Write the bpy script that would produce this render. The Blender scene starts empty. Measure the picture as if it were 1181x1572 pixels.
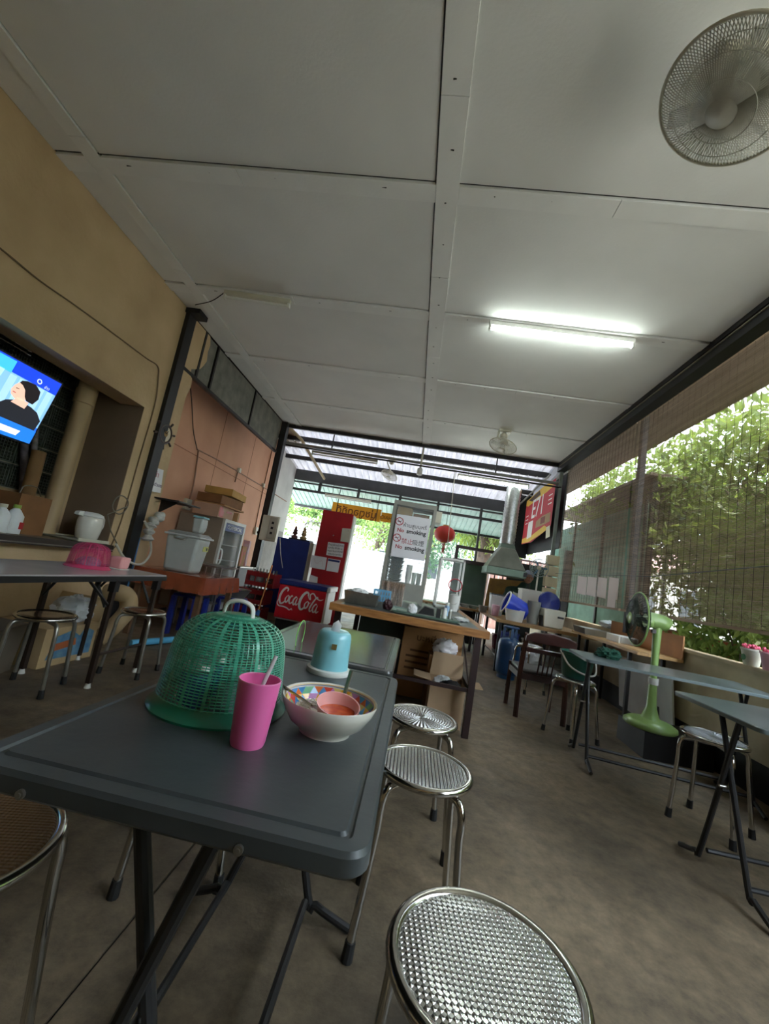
import bpy, math, random
import numpy as np
from mathutils import Vector, Matrix
random.seed(7); rng = np.random.default_rng(7)
PI = math.pi
sc = bpy.context.scene
# ------------------------------------------------------------------ camera
H = 1.03
FPX = 629.97
YAW, PITCH, ROLL = 0.0993316, 0.1420844, 0.1761002
ca, sa = math.cos(YAW), math.sin(YAW)
fw = Vector((-sa*math.cos(PITCH), ca*math.cos(PITCH), math.sin(PITCH)))
r0 = Vector((ca, sa, 0)); u0 = r0.cross(fw)
rt = r0*math.cos(ROLL) + u0*math.sin(ROLL)
up = -r0*math.sin(ROLL) + u0*math.cos(ROLL)
CAM = Vector((0, 0, H))
cd = bpy.data.cameras.new('camera'); cam = bpy.data.objects.new('camera', cd); sc.collection.objects.link(cam)
cam.matrix_world = Matrix(((rt.x, up.x, -fw.x, 0), (rt.y, up.y, -fw.y, 0), (rt.z, up.z, -fw.z, H), (0, 0, 0, 1)))
cd.sensor_fit = 'HORIZONTAL'; cd.sensor_width = 36; cd.lens = 36*FPX/1181; cd.clip_start = .02; cd.clip_end = 200
sc.camera = cam
# ------------------------------------------------------------------ sky, light, exposure
w = bpy.data.worlds.new('sky'); sc.world = w; w.use_nodes = True
nt = w.node_tree; bg = nt.nodes['Background']
tc = nt.nodes.new('ShaderNodeTexCoord'); sep = nt.nodes.new('ShaderNodeSeparateXYZ'); cr = nt.nodes.new('ShaderNodeValToRGB')
nt.links.new(tc.outputs['Generated'], sep.inputs[0]); nt.links.new(sep.outputs['Z'], cr.inputs[0])
cr.color_ramp.elements[0].color = (.82, .91, 1, 1); cr.color_ramp.elements[1].color = (.70, .85, 1, 1)
nt.links.new(cr.outputs[0], bg.inputs['Color']); bg.inputs['Strength'].default_value = 1.7
sl = bpy.data.lights.new('sun', 'SUN'); so = bpy.data.objects.new('sun', sl); sc.collection.objects.link(so)
sl.energy = 1.8; sl.angle = math.radians(3); sl.color = (1, .95, .86)
so.rotation_euler = Vector((.75, .10, -1.2)).normalized().to_track_quat('-Z', 'Y').to_euler()
so.rotation_euler = Vector((-.35, .30, -1.3)).normalized().to_track_quat('-Z', 'Y').to_euler()
sc.view_settings.view_transform = 'Standard'; sc.view_settings.look = 'None'
sc.view_settings.exposure = 3.0; sc.view_settings.gamma = 1; sc.view_settings.use_curve_mapping = False
try:
    sc.cycles.max_bounces = 8; sc.cycles.diffuse_bounces = 5; sc.cycles.glossy_bounces = 4
    sc.cycles.transmission_bounces = 6; sc.cycles.transparent_max_bounces = 16
    sc.cycles.sample_clamp_indirect = 8; sc.cycles.use_denoising = True; sc.cycles.caustics_reflective = False; sc.cycles.caustics_refractive = False
except Exception: pass

# ------------------------------------------------------------------ helpers
def A(px, py, ax, v):
    'the world point that a photograph pixel shows on the plane ax = v'
    d = rt*((px-590.5)/FPX) + up*(-(py-786)/FPX) + fw
    i = 'xyz'.index(ax); t = (v-CAM[i])/d[i]
    return CAM + d*t
def SC(px, py, y): 'metres per photograph pixel at depth y'; return (A(px, py, 'y', y)-CAM).dot(fw)/FPX

def lin(c): return tuple(((x/255)/12.92 if x/255 <= .04045 else (((x/255)+.055)/1.055)**2.4) for x in c)
MATS = {}
def mat(name, rgb, rough=.5, metal=0., var=.12, scale=6., bump=0., bscale=None, alpha=1., trans=0., emit=0., coat=0., spec=.5, rgb2=None, stretch=None, detail=4):
    if name in MATS: return MATS[name]
    m = bpy.data.materials.new(name); m.use_nodes = True; MATS[name] = m
    n = m.node_tree; b = n.nodes['Principled BSDF']; L = n.links.new
    c = lin(rgb); c2 = lin(rgb2) if rgb2 else tuple(x*(1-var*1.6) for x in c); c1 = c if rgb2 else tuple(min(1, x*(1+var*.6)) for x in c)
    t = n.nodes.new('ShaderNodeTexCoord'); src = t.outputs['Object']
    if stretch:
        mp = n.nodes.new('ShaderNodeMapping'); mp.inputs['Scale'].default_value = stretch; L(src, mp.inputs[0]); src = mp.outputs[0]
    if var > 0 or rgb2:
        ns = n.nodes.new('ShaderNodeTexNoise'); ns.inputs['Scale'].default_value = scale; ns.inputs['Detail'].default_value = detail; L(src, ns.inputs['Vector'])
        r = n.nodes.new('ShaderNodeValToRGB'); r.color_ramp.elements[0].position = .3; r.color_ramp.elements[1].position = .7
        r.color_ramp.elements[0].color = (*c2, 1); r.color_ramp.elements[1].color = (*c1, 1)
        L(ns.outputs['Fac'], r.inputs[0]); L(r.outputs[0], b.inputs['Base Color'])
        if emit: L(r.outputs[0], b.inputs['Emission Color'])
    else:
        b.inputs['Base Color'].default_value = (*c, 1)
        if emit: b.inputs['Emission Color'].default_value = (*c, 1)
    b.inputs['Roughness'].default_value = rough; b.inputs['Metallic'].default_value = metal
    b.inputs['Specular IOR Level'].default_value = spec
    b.inputs['Alpha'].default_value = alpha; b.inputs['Transmission Weight'].default_value = trans
    b.inputs['Coat Weight'].default_value = coat
    if emit: b.inputs['Emission Strength'].default_value = emit
    if bump:
        nb = n.nodes.new('ShaderNodeTexNoise'); nb.inputs['Scale'].default_value = bscale or scale*6; nb.inputs['Detail'].default_value = 5; L(src, nb.inputs['Vector'])
        bp = n.nodes.new('ShaderNodeBump'); bp.inputs['Strength'].default_value = bump; bp.inputs['Distance'].default_value = .01
        L(nb.outputs['Fac'], bp.inputs['Height']); L(bp.outputs[0], b.inputs['Normal'])
    return m

class MB:
    'collects shapes for ONE mesh'
    def __init__(s, M=None): s.v = []; s.f = []; s.M = M or Matrix()
    def add(s, vs, fs, M=None):
        b = len(s.v); T = s.M @ M if M else s.M
        s.v += [tuple(T @ Vector(p)) for p in vs]; s.f += [tuple(b+i for i in f) for f in fs]; return s
    def box(s, x0, x1, y0, y1, z0, z1, M=None):
        if x0 > x1: x0, x1 = x1, x0
        if y0 > y1: y0, y1 = y1, y0
        if z0 > z1: z0, z1 = z1, z0
        return s.add([(x, y, z) for z in (z0, z1) for y in (y0, y1) for x in (x0, x1)],
                     [(0, 2, 3, 1), (4, 5, 7, 6), (0, 1, 5, 4), (1, 3, 7, 5), (3, 2, 6, 7), (2, 0, 4, 6)], M)
    def frustum(s, c, w0, d0, w1, d1, h, M=None):
        x, y, z = c
        return s.add([(x+a*w/2, y+b*d/2, zz) for zz, w, d in ((z, w0, d0), (z+h, w1, d1)) for b in (-1, 1) for a in (-1, 1)],
                     [(0, 2, 3, 1), (4, 5, 7, 6), (0, 1, 5, 4), (1, 3, 7, 5), (3, 2, 6, 7), (2, 0, 4, 6)], M)
    def lathe(s, prof, c=(0, 0, 0), n=24, M=None):
        vs = []; fs = []
        T = Matrix.Translation(c) @ (M or Matrix())
        for r, z in prof:
            vs += [(r*math.cos(2*PI*i/n), r*math.sin(2*PI*i/n), z) for i in range(n)]
        for k in range(len(prof)-1):
            for i in range(n): fs.append((k*n+i, k*n+(i+1) % n, (k+1)*n+(i+1) % n, (k+1)*n+i))
        return s.add(vs, fs, T)
    def cyl(s, p0, p1, r0, r1=None, n=12):
        p0 = Vector(p0); p1 = Vector(p1); d = p1-p0; L = d.length
        M = Matrix.Translation(p0) @ d.to_track_quat('Z', 'Y').to_matrix().to_4x4(); r1 = r0 if r1 is None else r1
        return s.lathe([(1e-5, 0), (r0, 0), (r1, L), (1e-5, L)], n=n, M=M)
    def tube(s, pts, r, n=8, closed=False, rs=None, flat=1.):
        pts = [Vector(p) for p in pts]; N = len(pts); vs = []; fs = []
        up_ = None
        for i, p in enumerate(pts):
            a = pts[(i-1) % N] if closed or i > 0 else p; b = pts[(i+1) % N] if closed or i < N-1 else p
            t = (b-a).normalized() if (b-a).length > 1e-9 else Vector((0, 0, 1))
            if up_ is None: up_ = t.orthogonal().normalized()
            up_ = (up_-t*up_.dot(t)); up_ = up_.normalized() if up_.length > 1e-6 else t.orthogonal().normalized()
            w_ = t.cross(up_); rr = rs[i] if rs else r
            vs += [tuple(p+up_*(rr*math.cos(2*PI*k/n))+w_*(rr*flat*math.sin(2*PI*k/n))) for k in range(n)]
        for i in range(N if closed else N-1):
            j = (i+1) % N
            for k in range(n): fs.append((i*n+k, i*n+(k+1) % n, j*n+(k+1) % n, j*n+k))
        if not closed: fs += [tuple(range(n-1, -1, -1)), tuple((N-1)*n+k for k in range(n))]
        return s.add(vs, fs)
    def ring(s, c, R, r, n=32, m=8, M=None, flat=1.):
        vs = []; fs = []
        for i in range(n):
            a = 2*PI*i/n
            for k in range(m):
                b = 2*PI*k/m; rr = R+r*math.cos(b); vs.append((rr*math.cos(a), rr*math.sin(a), r*flat*math.sin(b)))
        for i in range(n):
            for k in range(m): fs.append((i*m+k, ((i+1) % n)*m+k, ((i+1) % n)*m+(k+1) % m, i*m+(k+1) % m))
        return s.add(vs, fs, Matrix.Translation(c) @ (M or Matrix()))
    def ball(s, c, r, n=14, m=9, M=None):
        if not hasattr(r, '__len__'): r = (r, r, r)
        prof = [(max(1e-4, math.sin(PI*k/m)), -math.cos(PI*k/m)) for k in range(m+1)]
        return s.lathe(prof, c, n, (M or Matrix()) @ Matrix.Diagonal((*r, 1)))
    def prism(s, poly, O, U, V, t):
        'polygon in the plane O + a U + b V, thickened by t along U x V'
        O, U, V = Vector(O), Vector(U), Vector(V); N = U.cross(V).normalized()*t; n = len(poly)
        vs = [O+U*a+V*b for a, b in poly]; vs += [p+N for p in vs]
        return s.add(vs, [tuple(range(n-1, -1, -1)), tuple(range(n, 2*n))]+[(i, (i+1) % n, n+(i+1) % n, n+i) for i in range(n)])
    def build(s, name, m, parent=None, smooth=35, bevel=0, kind=None, label=None, cat=None, group=None, base=None):
        me = bpy.data.meshes.new(name); o = bpy.data.objects.new(name, me); sc.collection.objects.link(o)
        V_ = np.array(s.v, dtype=np.float32)
        if parent is not None:
            o.parent = parent; V_ = V_ - np.array(parent.get('_w', (0, 0, 0)), dtype=np.float32)
            if '_w' in parent: o['_w'] = parent['_w']
        else:
            if base is None: lo = V_.min(0); hi = V_.max(0); base = ((lo[0]+hi[0])/2, (lo[1]+hi[1])/2, lo[2])
            V_ = V_ - np.array(base, dtype=np.float32); o.location = base; o['_w'] = tuple(float(b) for b in base)
        me.from_pydata(V_.tolist(), [], s.f); me.materials.append(m)
        me.update()
        if smooth: me.shade_smooth(); me.set_sharp_from_angle(angle=math.radians(smooth))
        if bevel:
            md = o.modifiers.new('bevel', 'BEVEL'); md.width = bevel; md.segments = 2; md.limit_method = 'ANGLE'
        tag(o, label, cat, group, kind); return o
def tag(o, label=None, cat=None, group=None, kind=None):
    if label: o['label'] = label
    if cat: o['category'] = cat
    if group: o['group'] = group
    if kind: o['kind'] = kind
    return o
def thing(name, label, cat, loc=(0, 0, 0), group=None, kind=None):
    o = bpy.data.objects.new(name, None); sc.collection.objects.link(o); o.empty_display_size = .1
    o.location = loc; o['_w'] = tuple(float(c) for c in loc); return tag(o, label, cat, group, kind)
def dup(src, loc, rz=0., label=None, group=None, parent=None):
    o = src.copy(); sc.collection.objects.link(o)
    if parent is None: o.location = loc; o.rotation_euler = (0, 0, rz)
    else: o.parent = parent
    if label: o['label'] = label
    if group: o['group'] = group
    for ch in list(src.children): dup(ch, None, parent=o)
    return o
def B(name, m, b, parent=None, bevel=0, **k): return MB().box(*b).build(name, m, parent, smooth=0 if not bevel else 35, bevel=bevel, **k)
def struct(name, m, *boxes, **k):
    b = MB()
    for q in boxes: b.box(*q)
    return b.build(name, m, kind='structure', smooth=0, **k)
def text(body, size, m, O, U, V, parent, name='lettering', bold=0., ext=.0006, align='CENTER', shear=0.):
    O, U, V = Vector(O), Vector(U).normalized(), Vector(V).normalized(); N = U.cross(V)
    cu = bpy.data.curves.new('t', 'FONT'); cu.body = body; cu.size = size; cu.align_x = align; cu.align_y = 'CENTER'
    cu.extrude = ext; cu.offset = bold; cu.shear = shear; cu.resolution_u = 3
    o = bpy.data.objects.new('t', cu); sc.collection.objects.link(o)
    dg = bpy.context.evaluated_depsgraph_get(); me = bpy.data.meshes.new_from_object(o.evaluated_get(dg))
    vs = [O+U*v.co.x+V*v.co.y+N*v.co.z for v in me.vertices]; fs = [tuple(p.vertices) for p in me.polygons]
    bpy.data.objects.remove(o); bpy.data.curves.remove(cu); bpy.data.meshes.remove(me)
    if not vs: return None
    b = MB(); b.v = [tuple(v) for v in vs]; b.f = fs
    return b.build(name, m, parent, smooth=0)
def arc(c, r, a0, a1, n, pl='xz'):
    out = []
    for i in range(n+1):
        a = math.radians(a0+(a1-a0)*i/n); u, v = r*math.cos(a), r*math.sin(a)
        out.append((c[0]+u, c[1], c[2]+v) if pl == 'xz' else (c[0], c[1]+u, c[2]+v) if pl == 'yz' else (c[0]+u, c[1]+v, c[2]))
    return out
def crom(P, k=6):
    P = [Vector(p) for p in P]; out = []
    for i in range(len(P)-1):
        a = P[i-1] if i else P[i]*2-P[i+1]; b, c = P[i], P[i+1]; d = P[i+2] if i+2 < len(P) else c*2-b
        for j in range(k):
            t = j/k; out.append(.5*((2*b)+(c-a)*t+(2*a-5*b+4*c-d)*t*t+(3*b-a-3*c+d)*t**3))
    return out+[P[-1]]

# ------------------------------------------------------------------ materials
M_black = mat('black_paint', (26, 25, 26), .5, var=.25, scale=9)
M_dark = mat('dark_steel', (44, 40, 40), .45, metal=.3, var=.25)
M_chrome = mat('chrome', (200, 198, 192), .14, metal=1, var=.05)
M_steel = mat('brushed_steel', (170, 168, 160), .32, metal=.9, var=.12, scale=20)
M_alu = mat('aluminium', (150, 150, 142), .4, metal=.6, var=.1)
M_ceil = mat('ceiling_board', (230, 230, 226), .85, var=.05, scale=1.3, bump=.1, bscale=60)
M_batten = mat('ceiling_batten', (234, 234, 230), .8, var=.04, scale=3, bump=.1, bscale=50)
M_wallL = mat('ochre_plaster', (212, 184, 144), .85, scale=1.6, bump=.3, bscale=26, rgb2=(184, 156, 118), detail=8)
M_peach = mat('peach_paint', (220, 168, 134), .75, scale=1.2, rgb2=(200, 146, 114), bump=.1)
M_grey = mat('grey_board', (128, 127, 116), .8, scale=7, rgb2=(98, 98, 90), detail=8)
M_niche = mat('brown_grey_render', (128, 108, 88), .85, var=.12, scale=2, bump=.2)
M_lowwall = mat('old_cream_wall', (206, 194, 166), .8, scale=2.2, rgb2=(160, 146, 120), detail=8, bump=.2)
M_white = mat('white_plastic', (226, 226, 220), .4, var=.04)
M_offw = mat('offwhite_plastic', (204, 200, 180), .45, var=.06)
M_paper = mat('paper', (232, 230, 232), .8, var=.03)
M_ink = mat('dark_ink', (34, 34, 38), .7, var=0)
M_redink = mat('red_ink', (170, 48, 62), .7, var=0)
M_card = mat('cardboard', (166, 124, 80), .85, var=.12, scale=5, bump=.08)
M_cardd = mat('dark_cardboard', (128, 88, 52), .85, var=.14, scale=5)
M_wood = mat('edge_wood', (176, 122, 66), .5, scale=9, rgb2=(134, 88, 44), stretch=(1, 8, 8))
M_rubber = mat('black_rubber', (22, 22, 22), .7, var=.1)
M_glass = mat('clear_glass', (225, 235, 232), .05, alpha=.10, var=0)
M_redp = mat('red_paint', (168, 26, 36), .42, var=.08)
M_redb = mat('bright_red', (196, 24, 38), .4, var=.05)
M_navy = mat('navy_panel', (28, 44, 110), .45, var=.12)
M_tube = mat('lit_tube', (244, 255, 248), .4, var=0, emit=5.5)
M_cable = mat('grey_cable', (120, 112, 96), .6, var=.1)
M_beigepvc = mat('beige_pipe', (190, 164, 124), .5, scale=3, rgb2=(166, 140, 104))
M_bag = mat('clear_plastic_bag', (225, 228, 228), .25, var=.05, alpha=.72, coat=.5)
# ------------------------------------------------------------------ room shell
ZC = 3.39; XL = -2.83; XR = 2.14; Y0 = -2.6; Y1 = 7.12
def floor_mat():
    m = mat('stained_concrete', (136, 120, 98), .42, scale=1.1, rgb2=(56, 50, 42), detail=10, bump=.15, bscale=90)
    n = m.node_tree; b = n.nodes['Principled BSDF']; L = n.links.new; t = n.nodes.new('ShaderNodeTexCoord')
    n2 = n.nodes.new('ShaderNodeTexNoise'); n2.inputs['Scale'].default_value = 3.1; n2.inputs['Detail'].default_value = 10; n2.inputs['Distortion'].default_value = 1.5
    L(t.outputs['Object'], n2.inputs['Vector']); r = n.nodes.new('ShaderNodeMapRange')
    r.inputs['From Min'].default_value = .3; r.inputs['From Max'].default_value = .75; r.inputs['To Min'].default_value = .42; r.inputs['To Max'].default_value = .7
    L(n2.outputs['Fac'], r.inputs[0]); L(r.outputs[0], b.inputs['Roughness'])
    rp = [q for q in n.nodes if q.type == 'VALTORGB'][0]
    n3 = n.nodes.new('ShaderNodeTexNoise'); n3.inputs['Scale'].default_value = 14; n3.inputs['Detail'].default_value = 12; n3.inputs['Roughness'].default_value = .75; L(t.outputs['Object'], n3.inputs['Vector'])
    r3 = n.nodes.new('ShaderNodeValToRGB'); r3.color_ramp.elements[0].position = .36; r3.color_ramp.elements[1].position = .66; r3.color_ramp.elements[0].color = (.48, .46, .44, 1); r3.color_ramp.elements[1].color = (1.25, 1.22, 1.16, 1)
    L(n3.outputs['Fac'], r3.inputs[0]); mx = n.nodes.new('ShaderNodeMix'); mx.data_type = 'RGBA'; mx.blend_type = 'MULTIPLY'; mx.inputs[0].default_value = .8
    L(rp.outputs[0], mx.inputs[6]); L(r3.outputs[0], mx.inputs[7]); L(mx.outputs[2], b.inputs['Base Color'])
    return m
M_floor = floor_mat()
fl = B('floor', M_black, (-3.6, 2.6, Y0-.2, 10.6, -.12, -.008), kind='structure')
jy = [Y0-.2, -1.6, 4.75, 7.3, 10.6]
for (xa, xb) in ((-3.6, -.604), (-.596, 2.6)):
    for i in range(4): B('concrete_slab', M_floor, (xa, xb, jy[i]+.002, jy[i+1]-.002, -.01, 0), fl)
M_ground = mat('pale_road', (176, 174, 168), .8, scale=.8, var=.08)
struct('ground', M_ground, (-40, 40, 10.62, 60, -.3, -.06))
M_soil = mat('planting_soil', (92, 84, 58), .9, scale=3, rgb2=(52, 60, 34))
struct('ground', M_soil, (3.45, 40, -20, 10.6, -.3, -.06)); struct('ground', mat('bounce_apron', (186, 182, 172), .85, var=.1, scale=3), (2.62, 3.45, -20, 10.6, -.3, -.04), (3.45, 12, -20, 1.8, -.06, -.04)); struct('ground', M_soil, (-40, -3.62, -20, 10.6, -.3, -.06)); struct('ground', M_soil, (-40, 40, -20, Y0-.25, -.32, -.07))  # pale apron strips added to bounce daylight up to the ceiling

# ceiling: slab behind, boards and cover strips as pieces
ce = B('ceiling', M_black, (-3.0, 2.3, Y0, Y1, ZC+.012, ZC+.09), kind='structure')
ys = [Y0, -1.53, -.30, .93, 2.17, 3.39, 4.66, 5.95, Y1]
XB = -.185
for i in range(len(ys)-1):
    for xa, xb in ((XL, -2.499), (-2.499, XB-.0735), (XB-.0735, XR)):
        B('ceiling_board', M_ceil, (xa+.006, xb-.006, ys[i]+.006, ys[i+1]-.012, ZC, ZC+.012), ce)
def strip(x0, x1, y0, y1, t=.008): B('cover_strip', M_batten, (x0, x1, y0, y1, ZC-t, ZC), ce)
bb = [Y0, -.9, .6, 1.70, 2.95, 4.15, 5.3, Y1]
for i in range(len(bb)-1): strip(XB-.07, XB+.07, bb[i]+.002, bb[i+1]-.002, .011)
bl = [Y0, .2, 2.05, 3.2, 4.4, 5.6, Y1]
for i in range(len(bl)-1): strip(-2.615, -2.505, bl[i]+.002, bl[i+1]-.002, .009)
for y in ys[1:-1]:
    w_ = .125 if y < 4 else .10
    for xa, xb in ((XL+.003, -2.617), (-2.503, -1.55), (-1.545, XB-.072), (XB+.072, .83), (.835, XR-.01)): strip(xa, xb, y+.006, y+w_, .010)
nb = MB()
for y in ys[1:-1]:
    for x in (-2.3, -1.75, -1.3, -.6, .1, .45, 1.3, 1.8): nb.cyl((x+rng.uniform(-.04, .04), y+.05, ZC-.0095), (x, y+.05, ZC-.006), .004, n=6)
for y in np.arange(-2, 7, .33): nb.cyl((XB+rng.uniform(-.02, .02), y, ZC-.0125), (XB, y, ZC-.009), .004, n=6)
nb.build('nail_head', M_dark, ce, kind='stuff')
# shrub of loose wiring at the left lamp comes later

# left wall: lintel band, jambs, niche
yN = 3.58
wl = struct('wall_left', M_wallL, (XL-.25, XL, Y0, 3.80, 2.175, ZC+.01), (XL-.7, XL, yN, 3.80, 0, 2.175), (XL-.07, XL-.035, 3.8, 3.93, 0, ZC))
struct('wall_left', M_wallL, (XL-.12, XL-.02, Y0, yN, 0, .79))
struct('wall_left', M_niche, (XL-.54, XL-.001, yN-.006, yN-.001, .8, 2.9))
struct('wall_left', M_wallL, (-3.62, -3.42, Y0, yN, .8, 1.17))
struct('wall_left', M_black, (-3.75, -3.55, Y0, yN, 1.17, 2.9))  # black backing painted in for the darkness behind the vent blocks
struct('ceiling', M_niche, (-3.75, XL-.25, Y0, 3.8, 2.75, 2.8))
struct('trim', M_wallL, (-3.46, -3.33, yN-.10, yN-.007, .8, 2.75)).name = 'trim_1'
# jagged-edged plaster strip beside the post
def strip_poly():
    P = [(3.93, 0), (3.93, ZC)]
    edge = [(4.32, ZC), (4.36, 3.3), (4.345, 3.2), (4.37, 3.1), (4.33, 3.02), (4.28, 2.95), (4.13, 2.87), (4.14, 2.8), (4.19, 2.78), (4.2, 2.68), (4.16, 2.55), (4.17, 1.6), (4.19, .8), (4.2, 0)]
    return P+edge
MB().prism([(a, b) for a, b in strip_poly()], (-2.9, 0, 0), (0, 1, 0), (0, 0, 1), .06).build('wall_left', M_wallL, kind='structure', smooth=0)
# deep counter ledge with dark edge
lg = thing('wall_ledge', 'dark edged masonry ledge under the television niche', 'ledge', (-3.1, 1.5, .745))
M_ledge = mat('ledge_top', (126, 108, 86), .5, var=.2, scale=6)
B('slab', M_ledge, (-3.55, XL+.06, Y0+.01, yN-.008, .79, .83), lg)
B('edge_strip', mat('dark_edge', (52, 42, 34), .5, var=.2), (XL+.06, XL+.075, Y0+.01, yN-.008, .775, .832), lg)
B('metal_bead', M_steel, (XL+.075, XL+.08, Y0+.01, yN-.008, .785, .793), lg)
# ventilation blocks
vb = MB(); bs = .2
for k in range(8): vb.box(0, .03, k*.0264+.0, k*.0264+.007, 0, .192); vb.box(.004, .026, 0, .192, k*.0264, k*.0264+.007)
for q in ((0, .035, -.0, .012, 0, .192), (0, .035, .18, .192, 0, .192), (0, .035, 0, .192, 0, .012), (0, .035, 0, .192, .18, .192)): vb.box(*q)
gw = struct('wall_left', mat('pale_mortar', (170, 160, 140), .9, var=.1), *[(-3.43, -3.415, 1.65+bs*i-.008, 1.65+bs*i, 1.17, 2.76) for i in range(10)], *[(-3.43, -3.415, 1.64, yN-.12, 1.17+bs*k-.008, 1.17+bs*k) for k in range(8)])
M_vent = mat('green_grey_vent_block', (78, 84, 76), .8, var=.25, scale=7)
vent0 = None
for i in range(9):
    for k in range(8):
        if vent0 is None:
            vent0 = vb.build('vent_block', M_vent, gw, smooth=0)
            vent0.data.transform(Matrix.Translation(gw.location))
            o = vent0
        else: o = vent0.copy(); sc.collection.objects.link(o); o.parent = gw
        o.location = Vector((-3.44, 1.65+bs*i, 1.17+bs*k))-gw.location
# posts
def chan(name, lab, x, y, z0, z1, wx=.09, wy=.13, m=M_black):
    t = thing(name, lab, 'post', (x+wx/2, y+wy/2, z0))
    B('web', m, (x, x+wx, y, y+.012, z0, z1), t); B('flange', m, (x, x+.012, y+.012, y+wy, z0, z1), t); B('flange', m, (x+wx-.012, x+wx, y+.012, y+wy, z0, z1), t)
    b = MB(); b.box(x-.02, x+wx+.02, y-.02, y+wy+.02, z0, z0+.012).build('base_plate', m, t, smooth=0)
    return t
p1 = chan('steel_post', 'black steel post between the television niche and the ship wheel clock', XL-.03, 3.80, 0, ZC, .075)
B('top_bracket', M_black, (XL, XL+.16, 3.78, 3.94, ZC-.05, ZC), p1)
p2 = chan('steel_post', 'black steel post with a breaker box beside the blue cooler', XL-.02, 7.02, 0, ZC, .11, .13)
# right side beam, low wall, posts
bmR = thing('roof_beam', 'black steel beam running along the ceiling edge above the bamboo blinds', 'beam', (XR+.07, 2, ZC-.13))
B('web', M_black, (XR+.02, XR+.14, Y0, Y1+.1, ZC-.13, ZC-.02), bmR); B('flange', M_dark, (XR, XR+.02, Y0, Y1+.1, ZC-.04, ZC+.01), bmR)
B('wire', M_cable, (XR+.005, XR+.018, Y0, Y1, ZC-.062, ZC-.05), bmR)
XW = 2.46
lw = struct('wall_right', M_lowwall, (XW, XW+.12, Y0, 10.4, 0.0, .80))
struct('trim_2', mat('sill_paint', (196, 180, 150), .7, var=.12), (XW-.02, XW+.14, Y0, 7.0, .80, .825))
struct('baseboard_right', mat('black_base', (14, 14, 15), .6, var=.1), (XW-.012, XW-.001, Y0, 8, 0, .22))
struct('wall_right', M_lowwall, (XW, XW+.12, Y0, -.9, .825, 3.3))  # unseen full-height piece added to keep side light off the table front
struct('wall_back', M_wallL, (-3.6, -2.9, Y0-.12, Y0, 0, ZC), (-2.9, 2.6, Y0-.12, Y0, 0, ZC))  # unseen, closed right across so the near side stays dark
cpR = chan('steel_post', 'thin grey green steel post holding the red banner at the end of the blinds', 2.2, 7.15, 0, ZC, .05, .05, mat('green_grey_post', (98, 104, 96), .5, var=.15))
# transom over the second bay
tr = thing('transom', 'grey board transom in black bars above the peach wall', 'transom', (-2.85, 5.5, 2.8))
for ya, yb in ((4.05, 4.22), (4.25, 4.52), (4.56, 5.74), (5.77, 7.0)): B('panel', M_grey, (-2.87, -2.85, ya, yb, 2.83, ZC-.005), tr)
B('bottom_bar', M_dark, (-2.88, -2.83, 3.95, 7.02, 2.795, 2.83), tr)
for y in (4.22, 4.53, 5.74): B('upright', M_dark, (-2.87, -2.83, y, y+.032, 2.83, ZC-.004), tr)
# peach wall and its pale end
pw = struct('wall_left', M_peach, (-3.55, -3.4, 3.81, 8.7, 0, 3.7))
pe = struct('wall_left', mat('pale_grey_render', (198, 196, 190), .85, scale=2, var=.1), (-3.55, -3.4, 8.7, 10.0, 1.55, 3.6), (-3.55, -3.4, 8.7, 10.0, 0, .2))
struct('wall_left', mat('grey_cement', (150, 146, 140), .9, var=.12), (-3.55, -3.4, 8.7, 10.0, .2, 1.55))
struct('ceiling', M_niche, (-3.5, -2.9, 3.81, 8.7, ZC+.05, ZC+.1))
for y in (4.9, 6.1, 7.3): struct('trim_3', mat('joint_line', (150, 100, 70), .9, var=0), (-3.402, -3.398, y, y+.008, 0.1, 3.5))
struct('trim_3', MATS['joint_line'], (-3.402, -3.398, 3.9, 8.7, 2.19, 2.2))

# ------------------------------------------------------------------ metal roof and front frame
M_sheet = mat('pale_roof_sheet', (216, 214, 216), .6, var=.12, scale=5, stretch=(6, .6, 1))
def translucent(m, f):
    nt_ = m.node_tree; b = nt_.nodes['Principled BSDF']; tb_ = nt_.nodes.new('ShaderNodeBsdfTranslucent'); mx_ = nt_.nodes.new('ShaderNodeMixShader'); mx_.inputs[0].default_value = f
    rp_ = [n for n in nt_.nodes if n.type == 'VALTORGB'][0]; nt_.links.new(rp_.outputs[0], tb_.inputs['Color'])
    nt_.links.new(b.outputs[0], mx_.inputs[1]); nt_.links.new(tb_.outputs[0], mx_.inputs[2]); nt_.links.new(mx_.outputs[0], nt_.nodes['Material Output'].inputs['Surface'])
translucent(M_sheet, .34)  # metal sheet made to pass light, brightening its underside and the room
def corrug(name, lab, x0, x1, ya, za, yb, zb, pitch, h, m, cat='roof', kind='structure'):
    b = MB(); vs = []; xs = []; k = 0
    x = x0
    while x < x1:
        for dx, dz in ((0, 0), (pitch*.68, 0), (pitch*.76, h), (pitch*.92, h)): xs.append((x+dx, dz))
        x += pitch
    n = len(xs)
    for (y, z) in ((ya, za), (yb, zb)):
        for x, dz in xs: vs.append((x, y, z+dz))
    for (y, z) in ((ya, za), (yb, zb)):
        for x, dz in xs: vs.append((x, y, z+dz+.003))
    fs = [(i, i+1, n+i+1, n+i) for i in range(n-1)]+[(2*n+i, 3*n+i, 3*n+i+1, 2*n+i+1) for i in range(n-1)]
    b.add(vs, fs); return b.build(name, m, kind=kind, smooth=0)
corrug('roof', '', -3.5, 2.6, 7.05, 3.62, 10.15, 3.17, .17, .05, M_sheet)
struct('trim_4', M_dark, (-2.8, 2.2, Y1, Y1+.05, ZC-.06, ZC+.06))
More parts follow.
